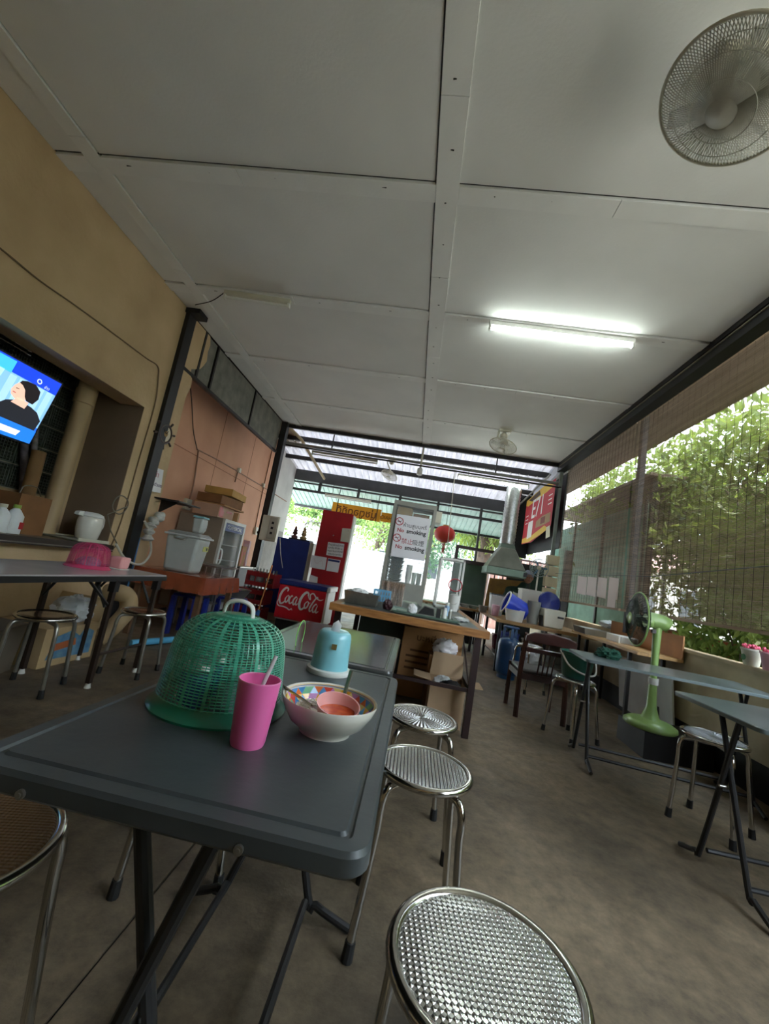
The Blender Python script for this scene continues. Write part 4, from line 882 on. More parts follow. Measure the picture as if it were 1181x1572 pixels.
# big C, o, c, a, hyphen, C, o, l, a with swashes
stroke([(.19, .55), (.20, .60), (.15, .62), (.08, .53), (.05, .40), (.08, .30), (.13, .30), (.18, .36)], .016)
stroke([(.05, .41), (.02, .30), (.06, .24), (.16, .235), (.24, .22), (.30, .19), (.34, .22), (.36, .19)], .009)
for ox in (.20, .34): pass
stroke([(.22, .48), (.175, .40), (.19, .33), (.235, .37), (.245, .45), (.22, .48)], .011); stroke([(.22, .48), (.25, .44), (.29, .46)], .006)
stroke([(.325, .46), (.30, .48), (.26, .40), (.275, .325), (.31, .33), (.345, .38)], .011)
stroke([(.415, .455), (.39, .47), (.345, .39), (.36, .31), (.39, .33), (.42, .42)], .011); stroke([(.425, .46), (.405, .36), (.42, .31), (.455, .35)], .010)
stroke([(.46, .44), (.485, .44)], .009, .009)
stroke([(.635, .53), (.64, .58), (.59, .60), (.52, .51), (.485, .37), (.51, .26), (.56, .25), (.61, .31)], .018)
stroke([(.64, .57), (.66, .50), (.70, .47), (.68, .56), (.74, .60), (.82, .52), (.90, .49), (.97, .52)], .009)
stroke([(.645, .43), (.60, .36), (.61, .28), (.655, .31), (.675, .39), (.645, .43)], .011); stroke([(.65, .43), (.68, .39), (.71, .41)], .006)
stroke([(.86, .50), (.83, .54), (.77, .44), (.715, .30), (.73, .235), (.78, .29)], .011)
stroke([(.855, .38), (.83, .40), (.78, .32), (.795, .235), (.83, .25), (.865, .35)], .011); stroke([(.87, .38), (.85, .28), (.865, .23), (.91, .27)], .010)
# crates with bottles
M_crate = mat('red_crate', (150, 30, 34), .45, var=.15)
def crate(lab, x, y, z, w=.42, d=.32, h=.20, bot=True, lean=0):
    t = thing('bottle_crate', lab, 'crate', (x, y, z), 'red bottle crates by the chest cooler')
    for q_ in ((x-w/2, x+w/2, y-d/2, y-d/2+.014, z+.0, z+h*.3), (x-w/2, x+w/2, y-d/2, y-d/2+.014, z+h*.68, z+h), (x-w/2, x+w/2, y+d/2-.014, y+d/2, z, z+h), (x-w/2, x-w/2+.014, y-d/2+.014, y+d/2-.014, z, z+h), (x+w/2-.014, x+w/2, y-d/2+.014, y+d/2-.014, z, z+h)): B('wall', M_crate, q_, t)
    for k in range(4): B('rib', M_crate, (x-w/2+k*(w-.014)/3, x-w/2+.014+k*(w-.014)/3, y-d/2+.0, y-d/2+.012, z+h*.3, z+h*.68), t)
    B('base', M_crate, (x-w/2+.014, x+w/2-.014, y-d/2+.014, y+d/2-.014, z, z+.01), t)
    if bot:
        for i in range(4):
            for j in range(2):
                bq = thing('glass_bottle', 'empty clear bottle in the %s' % lab.replace('red crate with a white mark', 'marked red crate'), 'bottle', (x-w*.36+i*w*.24, y-d*.22+j*d*.42, z+.011), 'empty bottles in '+lab)
                MB().lathe([(1e-4, 0), (.03, 0), (.031, .12), (.014, .18), (.012, .235), (.015, .24), (1e-4, .241)], tuple(bq['_w']), 10).build('body', mat('bottle_glass', (150, 166, 160), .08, var=.0, alpha=.5), bq, smooth=60)
    return t
qx = A(408, 865, 'y', 6.05)
x_c = qx.x
zc_ = [.0, .255, .51]
crate('red crate at the bottom of the stack', x_c-.06, 6.02, .0); crate('red crate in the middle of the stack', x_c-.05, 6.02, .255); crate('red crate with a white mark at the top of the stack', x_c+.04, 6.0, .51)
text('C', .08, M_white, (x_c+.16, 5.838, .62), (1, 0, 0), (0, 0, 1), bpy.data.objects['bottle_crate.002'])
# broom
br = thing('broom', 'grass broom with orange stick and blue collar leaning on the crates', 'broom', tuple(A(400, 935, 'y', 5.6)))
h0 = A(396, 940, 'y', 5.5); h1 = A(418, 868, 'y', 5.8)
MB().tube([h0, h1], .011, 8).build('stick', mat('orange_stick', (196, 120, 56), .5, var=.1), br)
MB().cyl(h0+Vector((-.01, 0, -.03)), h0+Vector((.01, 0, .03)), .04, .02).build('collar', mat('blue_collar', (50, 110, 180), .5, var=.1), br)
b = MB()
for k in range(90):
    a = rng.uniform(-1, 1); e = h0+Vector((-.02+a*.16, rng.uniform(-.05, .05), -.30-rng.uniform(0, .06)+abs(a)*.08)); b.tube([h0+Vector((a*.02, 0, -.02)), h0+Vector((a*.09, 0, -.13)), e], .003, 3)
b.build('bristles', mat('broom_grass', (120, 100, 66), .9, var=.2), br, kind='stuff', smooth=0)
# red cabinet
a_ = A(497, 781, 'y', 6.2); b_ = A(543, 791, 'y', 6.2); zt_ = (a_.z+b_.z)/2
rc = thing('red_cabinet', 'tall red painted cabinet with papers taped to it', 'cabinet', ((a_.x+b_.x)/2, 6.5, 0))
B('side_panel', M_redp, (a_.x, b_.x, 6.2, 6.22, .05, zt_), rc, bevel=.003); B('carcass', M_redp, (a_.x+.01, b_.x-.01, 6.22, 6.42, .0, zt_-.01), rc); B('door', M_white, (b_.x-.01, b_.x+.02, 6.21, 6.42, .1, zt_-.02), rc, bevel=.005)
def yp(name, lab, px, y, m=M_paper, t=.004, parent=None, cat='notice'):
    P = [A(p, q_, 'y', y) for p, q_ in px]
    if parent is None: o = thing(name, lab, cat, tuple(P[0]))
    else: o = parent
    MB().prism([(p.x, p.z) for p in P], (0, y, 0), (1, 0, 0), (0, 0, 1), t).build('sheet', m, o, smooth=0)
    c = (P[0]+P[2])/2; c.y -= t+.0008; return o, c, (P[1]-P[0]), (P[0]-P[3])
yr = 6.195
o, c, U_, V_ = yp('notice', 'printed notice with four lines of text on the red cabinet', [(504, 832), (529, 835), (526, 856), (501, 852)], yr)
for k, s_ in enumerate(('ร้านเปิดบริการ', 'ทุกวัน 8.00 น.', 'หยุดวันอาทิตย์', 'ขอบคุณครับ')): text(s_, .042, M_ink, c+V_*(.34-.23*k), U_, V_, o)
o, c, U_, V_ = yp('notice', 'payment notice with a navy heading on the red cabinet', [(504, 857), (523, 860), (519, 879), (501, 876)], yr)
MB().box(c.x-.09, c.x+.09, c.y-.0005, c.y, c.z+.055, c.z+.085).build('heading', M_navy, o, smooth=0)
o, c, U_, V_ = yp('notice', 'white sheet with faint map lines on the red cabinet', [(479, 852), (502, 856), (499, 875), (476, 871)], yr)
MB().tube(crom([c+U_*a+V_*b for a, b in ((-.35, .3), (-.1, -.1), (.2, .2), (.35, -.3))], 4), .0012, 4).build('map_line', mat('pink_line', (200, 120, 140), .8, var=0), o)
o, c, U_, V_ = yp('notice', 'pale card hooked on the right edge of the red cabinet', [(526, 811), (539, 812), (537, 833), (523, 831)], yr, M_offw, .02)
MB().cyl(c+U_*.2+V_*.35, c+U_*.2+V_*.35+Vector((0, -.006, 0)), .006).build('pin', M_steel, o)
o, c, U_, V_ = yp('notice', 'small torn white paper low on the red cabinet', [(476, 882), (488, 886), (487, 896), (474, 893)], yr)
MB().cyl(A(512, 822, 'y', 6.198), A(512, 822, 'y', 6.192), .012).build('magnet', M_steel, rc)
# ------------------------------------------------------------------ wood-edged counter and what stands on it
ZK = .752
kx0, kx1, ky0, ky1 = -.56, .565, 2.93, 4.95
kc_ = thing('serving_counter', 'wood edged serving counter with dark top on brown steel legs', 'counter', ((kx0+kx1)/2, (ky0+ky1)/2, 0))
B('top', mat('green_grey_top', (66, 76, 72), .35, var=.15), (kx0+.06, kx1-.06, ky0+.06, ky1-.06, ZK-.035, ZK-.001), kc_)
B('front_edge', M_wood, (kx0, kx1, ky0, ky0+.06, ZK-.05, ZK), kc_); B('back_edge', M_wood, (kx0, kx1, ky1-.06, ky1, ZK-.05, ZK), kc_)
M_woody = mat('edge_wood_side', (176, 122, 66), .5, scale=9, rgb2=(134, 88, 44), stretch=(8, 1, 8))
B('side_edge', M_woody, (kx0, kx0+.06, ky0+.06, ky1-.06, ZK-.05, ZK), kc_); B('side_edge', M_woody, (kx1-.06, kx1, ky0+.06, ky1-.06, ZK-.05, ZK), kc_)
M_rleg = mat('red_brown_steel', (48, 32, 32), .45, metal=.2, var=.15)
for x in (kx0+.02, kx1-.07):
    for y in (ky0+.15, 4.3): B('leg', M_rleg, (x, x+.045, y, y+.045, 0, ZK-.05), kc_)
B('stretcher', M_rleg, (kx0+.03, kx1-.03, ky0+.16, ky0+.185, .30, .325), kc_); B('stretcher', M_rleg, (kx0+.03, kx1-.03, 4.31, 4.335, .30, .325), kc_)
B('stretcher', M_rleg, (kx1-.06, kx1-.035, ky0+.19, 4.3, .30, .325), kc_)
MB().tube([(kx1-.05, ky0+.2, .30), (kx1-.05, 4.1, .66)], .008, 6).build('brace', M_rleg, kc_)
# glass cabinet with the sign
gx0, gx1, gy0, gy1, gz0, gz1 = -.335, .115, 4.22, 4.62, ZK+.001, 1.775
M_alf = mat('alu_frame', (158, 158, 148), .45, metal=.35, var=.08)
gc = thing('display_cabinet', 'tall aluminium glass display cabinet with a no smoking sign', 'cabinet', ((gx0+gx1)/2, (gy0+gy1)/2, gz0))
f_ = .032
for x in (gx0, gx1-f_):
    for y in (gy0, gy1-f_): B('upright', M_alf, (x, x+f_, y, y+f_, gz0+.0, gz1), gc)
for z0_, z1_ in ((gz1-.035, gz1), (gz0+.17, gz0+.2)):
    for y in (gy0+.002, gy1-f_+.002): B('rail', M_alf, (gx0+f_, gx1-f_, y, y+f_-.004, z0_, z1_), gc)
    for x in (gx0+.002, gx1-f_+.002): B('rail', M_alf, (x, x+f_-.004, gy0+f_, gy1-f_, z0_, z1_), gc)
B('drawer_panel', M_alf, (gx0+.001, gx1-.001, gy0-.012, gy0, gz0+.03, gz0+.18), gc); B('base_box', M_alf, (gx0+f_, gx1-f_, gy0+.03, gy1-.03, gz0+.03, gz0+.165), gc)
B('shelf', M_glass, (gx0+f_, gx1-f_, gy0+f_, gy1-f_, gz0+.80, gz0+.806), gc)
for nm, q_ in (('front_pane', (gx0+f_, gx1-f_, gy0+.012, gy0+.016, gz0+.2, gz1-.035)), ('side_pane', (gx0+.012, gx0+.016, gy0+f_, gy1-f_, gz0+.2, gz1-.035)), ('side_pane', (gx1-.016, gx1-.012, gy0+f_, gy1-f_, gz0+.2, gz1-.035))): B(nm, M_glass, q_, gc)
B('top_panel', M_alf, (gx0, gx1, gy0, gy1, gz1, gz1+.01), gc)
B('side_box', M_offw, (gx1+.0, gx1+.06, gy0+.05, gy0+.25, 1.62, 1.74), gc)
ys_ = gy0-.014
o, c, U_, V_ = yp('no_smoking_sign', 'white no smoking sign in Thai Chinese and English on the glass cabinet', [(610, 789), (662, 797), (651.6, 861.5), (599.5, 853.5)], ys_, cat='sign')
Wd, Hd = U_.length, V_.length; Un, Vn = U_.normalized(), V_.normalized()
def nosmoke(a, b, r):
    cc2 = c+U_*a+V_*b; M_ = Matrix.Rotation(PI/2, 4, 'X')
    MB().ring(cc2, r, r*.11, 28, 4, M_, flat=.1).build('ban_ring', M_redink, o)
    MB().tube([cc2+Un*(-r*.68)+Vn*r*.68, cc2+Un*(r*.68)-Vn*r*.68], r*.09, 4).build('ban_bar', M_redink, o)
    MB().box(-r*.6, r*.35, -.0006, .0006, -r*.1, r*.1, Matrix.Translation(cc2)).build('cigarette', M_ink, o, smooth=0)
    MB().tube(crom([cc2+Un*(r*.4), cc2+Un*(r*.6)+Vn*(r*.3), cc2+Un*(r*.45)+Vn*(r*.55)], 4), r*.05, 4).build('smoke', M_ink, o)
nosmoke(-.39, .33, .038); nosmoke(-.39, -.06, .038)
text('ห้ามสูบบุหรี่', .055, M_ink, c+U_*.08+V_*.26, Un, Vn, o)
text('No', .054, M_redink, c+U_*-.32+V_*.125, Un, Vn, o, bold=.0012); text('smoking', .060, M_ink, c+U_*.14+V_*.125, Un, Vn, o, bold=.0016)
text('禁止', .062, M_redink, c+U_*-.08+V_*-.12, Un, Vn, o); text('吸煙', .062, M_ink, c+U_*.24+V_*-.12, Un, Vn, o)
text('No', .054, M_redink, c+U_*-.30+V_*-.26, Un, Vn, o, bold=.0012); text('smoking', .060, M_ink, c+U_*.16+V_*-.26, Un, Vn, o, bold=.0016)
# cabinet contents
M_bk = mat('black_melamine', (34, 32, 34), .25, var=.2, coat=.3)
for k in range(18):
    x = gx0+.12+.006*math.sin(k*2.1); z = gz0+.2+k*.0158
    tag(MB().lathe([(1e-4, 0), (.05, 0), (.085, .016), (.086, .019), (.08, .018), (.048, .004), (1e-4, .004)], (x, gy0+.14, z), 20).build('plate', M_bk), 'black plate in the tall stack inside the glass cabinet', 'plate', 'black plates stacked in the glass cabinet')
for k in range(5):
    tag(MB().lathe([(1e-4, 0), (.022, 0), (.034, .07), (.032, .07), (.02, .004), (1e-4, .004)], (gx0+.265, gy0+.10, gz0+.2+k*.03), 16).build('cup', M_white), 'white cup in the short stack inside the glass cabinet', 'cup', 'white cups stacked in the glass cabinet')
for k in range(4):
    tag(MB().lathe([(1e-4, 0), (.02, 0), (.026, .12), (.024, .12), (.018, .006), (1e-4, .006)], (gx0+.325+.05*(k % 2), gy0+.08+.07*(k//2), gz0+.2), 14).build('drinking_glass', mat('tumbler_glass', (200, 210, 200), .08, var=0, alpha=.45)), 'clear tumbler standing inside the glass cabinet', 'glass', 'clear tumblers in the glass cabinet')
carton('brown box at the left on the upper shelf of the glass cabinet', gx0+.12, gy0+.2, gz0+.807, .16, .3, .17, 0, mat('cab_card', (150, 120, 70), .8, var=.1))
carton('wide brown box at the right on the upper shelf of the glass cabinet', gx0+.30, gy0+.2, gz0+.807, .17, .3, .12, 0, M_cardd)
# steel tray, basket, straws, green tray etc.
def tray(name, lab, x, y, z, w, d, h, m, cat='tray'):
    t = thing(name, lab, cat, (x, y, z)); MB().frustum((x, y, z+.0), w*.88, d*.88, w*.88, d*.88, .004).build('bottom', m, t)
    for s in (-1, 1):
        MB().add([(x+s*w*.44, y-d*.44, z), (x+s*w*.44, y+d*.44, z), (x+s*w*.5, y+d*.5, z+h), (x+s*w*.5, y-d*.5, z+h), (x+s*(w*.44-.003), y-d*.44, z), (x+s*(w*.44-.003), y+d*.44, z), (x+s*(w*.5-.003), y+d*.5, z+h), (x+s*(w*.5-.003), y-d*.5, z+h)], [(0, 1, 2, 3), (7, 6, 5, 4), (2, 6, 7, 3)]).build('side', m, t, smooth=0)
        MB().add([(x-w*.44, y+s*d*.44, z), (x+w*.44, y+s*d*.44, z), (x+w*.5, y+s*d*.5, z+h), (x-w*.5, y+s*d*.5, z+h), (x-w*.44, y+s*(d*.44-.003), z), (x+w*.44, y+s*(d*.44-.003), z), (x+w*.5, y+s*(d*.5-.003), z+h), (x-w*.5, y+s*(d*.5-.003), z+h)], [(0, 1, 2, 3), (7, 6, 5, 4), (2, 6, 7, 3)]).build('side', m, t, smooth=0)
    return t
ZK2 = ZK+.001
tray('steel_pan', 'deep steel pan at the left end of the serving counter', -.38, 3.28, ZK2, .27, .24, .09, M_steel)
crumpled('plastic_bag', 'clear bags piled in the steel pan', (-.42, 3.30, ZK2+.075), (.08, .07, .045), M_bag, 9)
def basket(lab, x, y, z, w, d, h, m):
    t = thing('plastic_basket', lab, 'basket', (x, y, z))
    B('base', m, (x-w/2, x+w/2, y-d/2, y+d/2, z, z+.006), t); B('rim', m, (x-w/2-.005, x+w/2+.005, y-d/2-.005, y-d/2+.003, z+h-.012, z+h), t); B('rim', m, (x-w/2-.005, x+w/2+.005, y+d/2-.003, y+d/2+.005, z+h-.012, z+h), t)
    B('rim', m, (x-w/2-.005, x-w/2+.003, y-d/2, y+d/2, z+h-.012, z+h), t); B('rim', m, (x+w/2-.003, x+w/2+.005, y-d/2, y+d/2, z+h-.012, z+h), t)
    bb_ = MB()
    for k in range(7):
        xx = x-w/2+k*w/6
        for yy in (y-d/2, y+d/2): bb_.box(xx-.0035, xx+.0035, yy-.002, yy+.002, z, z+h)
        yy = y-d/2+k*d/6
        for xx in (x-w/2, x+w/2): bb_.box(xx-.002, xx+.002, yy-.0035, yy+.0035, z, z+h)
    for yy in (y-d/2, y+d/2): bb_.box(x-w/2, x+w/2, yy-.0015, yy+.0015, z+h*.45, z+h*.55)
    bb_.build('lattice', m, t, smooth=0); return t
basket('light blue lattice basket in front of the glass cabinet', -.235, 3.36, ZK2+.04, .13, .11, .09, mat('sky_basket', (120, 180, 216), .4, var=.05))
sb_ = thing('straw_holder', 'clear box full of wrapped drinking straws beside the blue basket', 'straw box', (-.17, 3.62, ZK2))
B('box', M_glass, (-.28, -.06, 3.56, 3.70, ZK2, ZK2+.15), sb_)
b = MB()
for k in range(120): x = rng.uniform(-.27, -.07); y = rng.uniform(3.57, 3.69); b.cyl((x, y, ZK2+.01), (x+rng.uniform(-.02, .02), y+rng.uniform(-.01, .01), ZK2+.20), .0035, n=5)
b.build('straws', mat('paper_straw', (186, 160, 140), .7, var=.3, scale=80), sb_, kind='stuff')
tray('serving_tray', 'large grey green tray on the right half of the serving counter', .12, 3.22, ZK2, .50, .34, .018, mat('sage_tray', (120, 146, 132), .4, var=.08))
tray('serving_tray', 'second sage tray lying directly under the large grey green tray', .12, 3.20, ZK2-.0008, .515, .355, .010, mat('pale_sage_tray', (170, 178, 164), .4, var=.08))
crumpled('napkin_pile', 'crumpled white paper near the front of the sage tray', (.02, 3.17, ZK2+.045), (.035, .03, .04), M_paper, 11, 'paper')
crumpled('dark_pouch', 'dark maroon pouch at the left corner of the sage tray', (-.17, 3.20, ZK2+.04), (.035, .05, .04), mat('maroon', (60, 26, 34), .5, var=.2), 12, 'pouch')
nh = thing('napkin_holder', 'black and steel wedge napkin holder on the sage tray', 'napkin holder', (.13, 3.24, ZK2+.006))
MB().prism([(.05, 0), (.20, 0), (.19, .065), (.11, .075)], (0, 3.20, ZK2+.006), (1, 0, 0), (0, 0, 1), -.07).build('body', M_alu, nh); MB().prism([(.065, .008), (.19, .008), (.18, .058), (.11, .066)], (0, 3.199, ZK2+.006), (1, 0, 0), (0, 0, 1), .001).build('inner_panel', M_black, nh)
B('black_block', M_black, (.205, .235, 3.2, 3.26, ZK2+.006, ZK2+.075), label='small black block behind the napkin holder', cat='block')
def shaker(lab, x, y, z, r, h, m, grp='small table bottles on the serving counter'):
    t = thing('shaker', lab, 'shaker', (x, y, z), grp)
    MB().lathe([(1e-4, 0), (r, 0), (r, h*.7), (r*.7, h*.8), (1e-4, h*.8)], (x, y, z), 14).build('body', m, t); MB().lathe([(r*.75, h*.78), (r*.7, h), (1e-4, h)], (x, y, z), 14).build('cap', M_white, t)
shaker('white shaker right of the black block', .27, 3.28, ZK2+.006, .018, .08, M_white); shaker('grey shaker beside the white shaker', .315, 3.30, ZK2+.006, .015, .075, M_alu); shaker('blue capped shaker behind the shakers', .30, 3.46, ZK2, .02, .12, mat('pale_blue_b', (140, 170, 200), .3, var=.05))
crumpled('plastic_wrap', 'shiny crumpled plastic wrap at the right corner of the counter', (.40, 3.36, ZK2+.018), (.07, .06, .018), M_bag, 13, 'wrap')
tray('shallow_tray', 'dark shallow steel tray at the right corner of the counter', .41, 3.55, ZK2, .14, .22, .02, M_alu)
# second smaller glass case behind, white bucket, ladles
g2 = thing('glass_case', 'small white framed glass case behind the tall cabinet', 'case', (.42, 4.75, ZK2))
for x in (.25, .50):
    for y in (4.55, 4.88): B('upright', M_white, (x, x+.02, y, y+.02, ZK2, 1.30), g2)
for z in (1.28, ZK2): B('frame', M_white, (.25, .52, 4.55, 4.57, z, z+.02), g2); B('frame', M_white, (.25, .52, 4.88, 4.90, z, z+.02), g2); 
B('front_pane', M_glass, (.27, .50, 4.558, 4.561, ZK2+.02, 1.28), g2); B('top_pane', M_white, (.25, .52, 4.57, 4.88, 1.285, 1.30), g2)
for z in (.98, 1.12): B('shelf', M_glass, (.27, .50, 4.58, 4.87, z, z+.005), g2)
MB().ring((.44, 4.5, 1.02), .07, .006, 20, 6, Matrix.Rotation(1.2, 4, 'X')).build('strainer', M_redp, label='round red rimmed strainer hanging before the small glass case', cat='strainer')
wbk = thing('white_bucket', 'white ribbed bucket in front of the small glass case', 'bucket', (.44, 4.42, ZK2))
MB().lathe([(1e-4, 0), (.05, 0), (.058, .16), (.062, .165), (.055, .165), (.046, .006), (1e-4, .006)], (.44, 4.42, ZK2), 24).build('body', M_white, wbk); MB().tube(crom([(.38, 4.42, ZK2+.15), (.40, 4.37, ZK2+.08), (.46, 4.37, ZK2+.08), (.50, 4.42, ZK2+.15)], 4), .003, 5).build('handle', M_steel, wbk)
# ------------------------------------------------------------------ below the counter
bc_ = thing('bottle_crate', 'black crate of green bottles under the serving counter', 'crate', (-.20, 4.1, .50))
M_gb = mat('green_glass_bottle', (34, 74, 40), .12, var=.2, coat=.4)
for q_ in ((-.44, .04, 3.9, 3.915, .42, .60), (-.44, .04, 4.30, 4.315, .42, .60), (-.44, -.425, 3.915, 4.3, .42, .60), (.025, .04, 3.915, 4.3, .42, .60), (-.425, .025, 3.915, 4.3, .42, .435)): B('wall', mat('dark_green_crate', (24, 40, 30), .5, var=.1), q_, bc_)
for i in range(7):
    for j in range(4):
        x, y = -.40+i*.067, 3.96+j*.09
        bq = thing('green_bottle', 'green glass bottle standing in the black crate under the counter', 'bottle', (x, y, .436), 'green bottles in the crate under the counter')
        MB().lathe([(1e-4, 0), (.028, 0), (.029, .13), (.013, .19), (.012, .225), (1e-4, .225)], (x, y, .436), 10).build('body', M_gb, bq, smooth=60)
        MB().cyl((x, y, .661), (x, y, .672), .014, n=8).build('cap', M_steel, bq)
B('low_stand', M_dark, (-.47, .06, 3.88, 4.33, 0, .418), label='dark low stand carrying the crate of green bottles', cat='stand')
bgx = A(640, 1010, 'y', 3.9)
bg_ = thing('large_carton', 'large brown printed carton under the serving counter', 'box', (.25, 3.9, 0))
B('body', M_card, (-.02, .50, 3.72, 3.84, .02, .60), bg_, bevel=.004) ; B('back_body', M_card, (.07, .49, 3.841, 4.25, .02, .60), bg_)
B('flap', M_card, (.10, .50, 3.70, 3.80, .601, .61), bg_)
M_print = mat('carton_print', (92, 62, 36), .9, var=.1)
for k, (a, z, l) in enumerate(((.08, .40, .2), (.05, .35, .26), (.05, .30, .22), (.05, .25, .2))): B('printed_line', M_print, (a-.02, a+l-.02, 3.719, 3.7195, z, z+.018), bg_)
text('บะหมี่ ๔๘', .08, M_print, (.24, 3.7185, .52), (1, 0, 0), (0, 0, 1), bg_)
crumpled('plastic_bag', 'stack of clear bags lying on top of the large brown carton', (.34, 3.88, .665), (.15, .1, .055), M_bag, 14)
crumpled('plastic_bag', 'white knotted bag in front of the large brown carton', (.34, 3.58, .51), (.09, .06, .07), mat('white_bag', (226, 222, 222), .35, var=.06), 15, amp=.5)
B('support_box', M_cardd, (.22, .48, 3.50, 3.70, .0, .438), label='plain brown box standing between the large carton and the open carton', cat='box')
oc = thing('open_carton', 'open plain carton with spread flaps under the counter front', 'box', (.40, 3.33, 0))
M_oc = mat('light_carton', (176, 148, 116), .85, var=.08)
x0_, x1_, y0_, y1_, h_ = .24, .50, 3.22, 3.46, .30
for q_ in ((x0_, x1_, y0_, y0_+.004, 0, h_), (x0_, x1_, y1_-.004, y1_, 0, h_), (x0_, x0_+.004, y0_+.004, y1_-.004, 0, h_), (x1_-.004, x1_, y0_+.004, y1_-.004, 0, h_), (x0_+.004, x1_-.004, y0_+.004, y1_-.004, 0, .004)): B('side', M_oc, q_, oc)
MB().prism([(0, 0), (.26, 0), (.25, .17), (.01, .17)], (x0_, y1_, h_), (1, 0, 0), (0, .25, 1), .004).build('back_flap', M_oc, oc)
MB().prism([(0, 0), (.22, 0), (.21, .13), (.01, .13)], (x1_, y0_+.01, h_), (0, 1, 0), (1, 0, .05), .004).build('side_flap', M_oc, oc); MB().prism([(0, 0), (.22, 0), (.21, .13), (.01, .13)], (x0_, y0_+.01, h_), (0, 1, 0), (-1, 0, .1), .004).build('side_flap', M_oc, oc)
crumpled('black_bundle', 'black cord bundle inside the open carton', (.40, 3.34, .27), (.08, .05, .04), M_black, 16, 'bundle')
crumpled('foam_piece', 'pale foam piece behind the black bundle in the open carton', (.34, 3.38, .27), (.07, .04, .06), M_bag, 17, 'foam')
# ------------------------------------------------------------------ kitchen
ZQ = .68
kt_ = thing('kitchen_counter', 'wood edged kitchen counter carrying white tubs and the blue bucket', 'counter', (1.8, 6.8, 0))
M_kt = mat('kitchen_top', (170, 132, 84), .5, scale=6, rgb2=(136, 100, 60))
MB().prism([(1.16, 5.72), (2.40, 5.55), (2.40, 6.9), (1.42, 6.95), (1.28, 7.9), (1.18, 7.9)], (0, 0, ZQ-.04), (1, 0, 0), (0, 1, 0), .04).build('top', M_kt, kt_, smooth=0)
for x, y in ((1.22, 5.80), (1.24, 6.9), (1.8, 5.74), (2.3, 5.66), (1.24, 7.8)): B('leg', M_dark, (x, x+.035, y, y+.035, 0, ZQ-.04), kt_)
B('lower_shelf', M_alu, (1.26, 2.36, 5.86, 6.9, .16, .18), kt_)
k2 = thing('kitchen_counter', 'steel topped back counter below the green board', 'counter', (.7, 7.4, 0))
B('top', M_kt, (.18, 1.14, 7.0, 7.1, ZQ-.03, ZQ), k2); B('basin', M_steel, (.18, 1.14, 7.1, 7.9, ZQ-.05, ZQ-.01), k2); B('cabinet', M_dark, (.22, 1.10, 7.15, 7.85, .1, ZQ-.05), k2)
for x in (.24, 1.04): B('leg', M_dark, (x, x+.04, 7.05, 7.09, 0, ZQ-.03), k2)
# green board and frame
gq = [A(p, q_, 'y', 7.95) for p, q_ in ((699, 862), (750, 872), (739, 942), (689, 930))]
gbd = thing('green_board', 'dark green painted board behind the kitchen counter', 'board', tuple(gq[3]))
B('board', mat('dark_green_paint', (62, 88, 68), .55, scale=3, rgb2=(44, 66, 50)), ((gq[0].x+gq[3].x)/2, (gq[1].x+gq[2].x)/2, 7.95, 7.98, gq[3].z, gq[0].z), gbd)
B('top_rail', M_rleg, (gq[0].x-.05, gq[1].x+.1, 7.93, 7.99, gq[0].z, gq[0].z+.07), gbd)
fr_ = [(gq[0].x, gq[0].z), (gq[1].x+.2, gq[0].z)]
B('stand_rail', M_rleg, (gq[0].x-.02, gq[1].x+.25, 8.0, 8.05, gq[0].z+.27, gq[0].z+.33), gbd); B('stand_post', M_rleg, (gq[0].x-.02, gq[0].x+.04, 8.0, 8.05, gq[0].z+.07, gq[0].z+.27), gbd); B('stand_leg', M_rleg, (gq[0].x-.02, gq[0].x+.04, 8.0, 8.05, 0, gq[0].z), gbd); B('stand_leg', M_rleg, (gq[1].x-.1, gq[1].x-.04, 8.0, 8.05, 0, gq[0].z), gbd)
# hood
hx, hz, hs = F(772, 884, 7.3)
hd = thing('cooker_hood', 'large grey steel cooker hood with silver duct', 'hood', (hx, 7.3, hz))
M_hood = mat('dull_steel_hood', (132, 134, 122), .45, metal=.35, scale=4, rgb2=(104, 106, 96)); hw = hs*58
MB().frustum((hx, 7.3, hz), hw, .55, hw, .55, .12).build('skirt', mat('green_hood_skirt', (120, 142, 126), .45, metal=.3, var=.1), hd, bevel=.01)
MB().frustum((hx, 7.3, hz+.12), hw*.97, .53, hw*.40, .26, .36).build('cone', M_hood, hd, bevel=.02)
MB().frustum((hx, 7.3, hz+.48), hw*.40, .24, hw*.34, .2, .07).build('neck', mat('green_neck', (104, 120, 108), .5, var=.1), hd)
M_duct = mat('foil_duct', (190, 192, 192), .35, metal=.8, var=.2, scale=30)
MB().lathe([(.125+.008*(k % 2), hz+.55+k*.028) for k in range(40)], (hx, 7.3, 0), 20).build('duct', M_duct, hd)
B('lamp_switch', M_black, (hx+hw*.42, hx+hw*.5, 7.0, 7.02, hz+.03, hz+.10), hd)
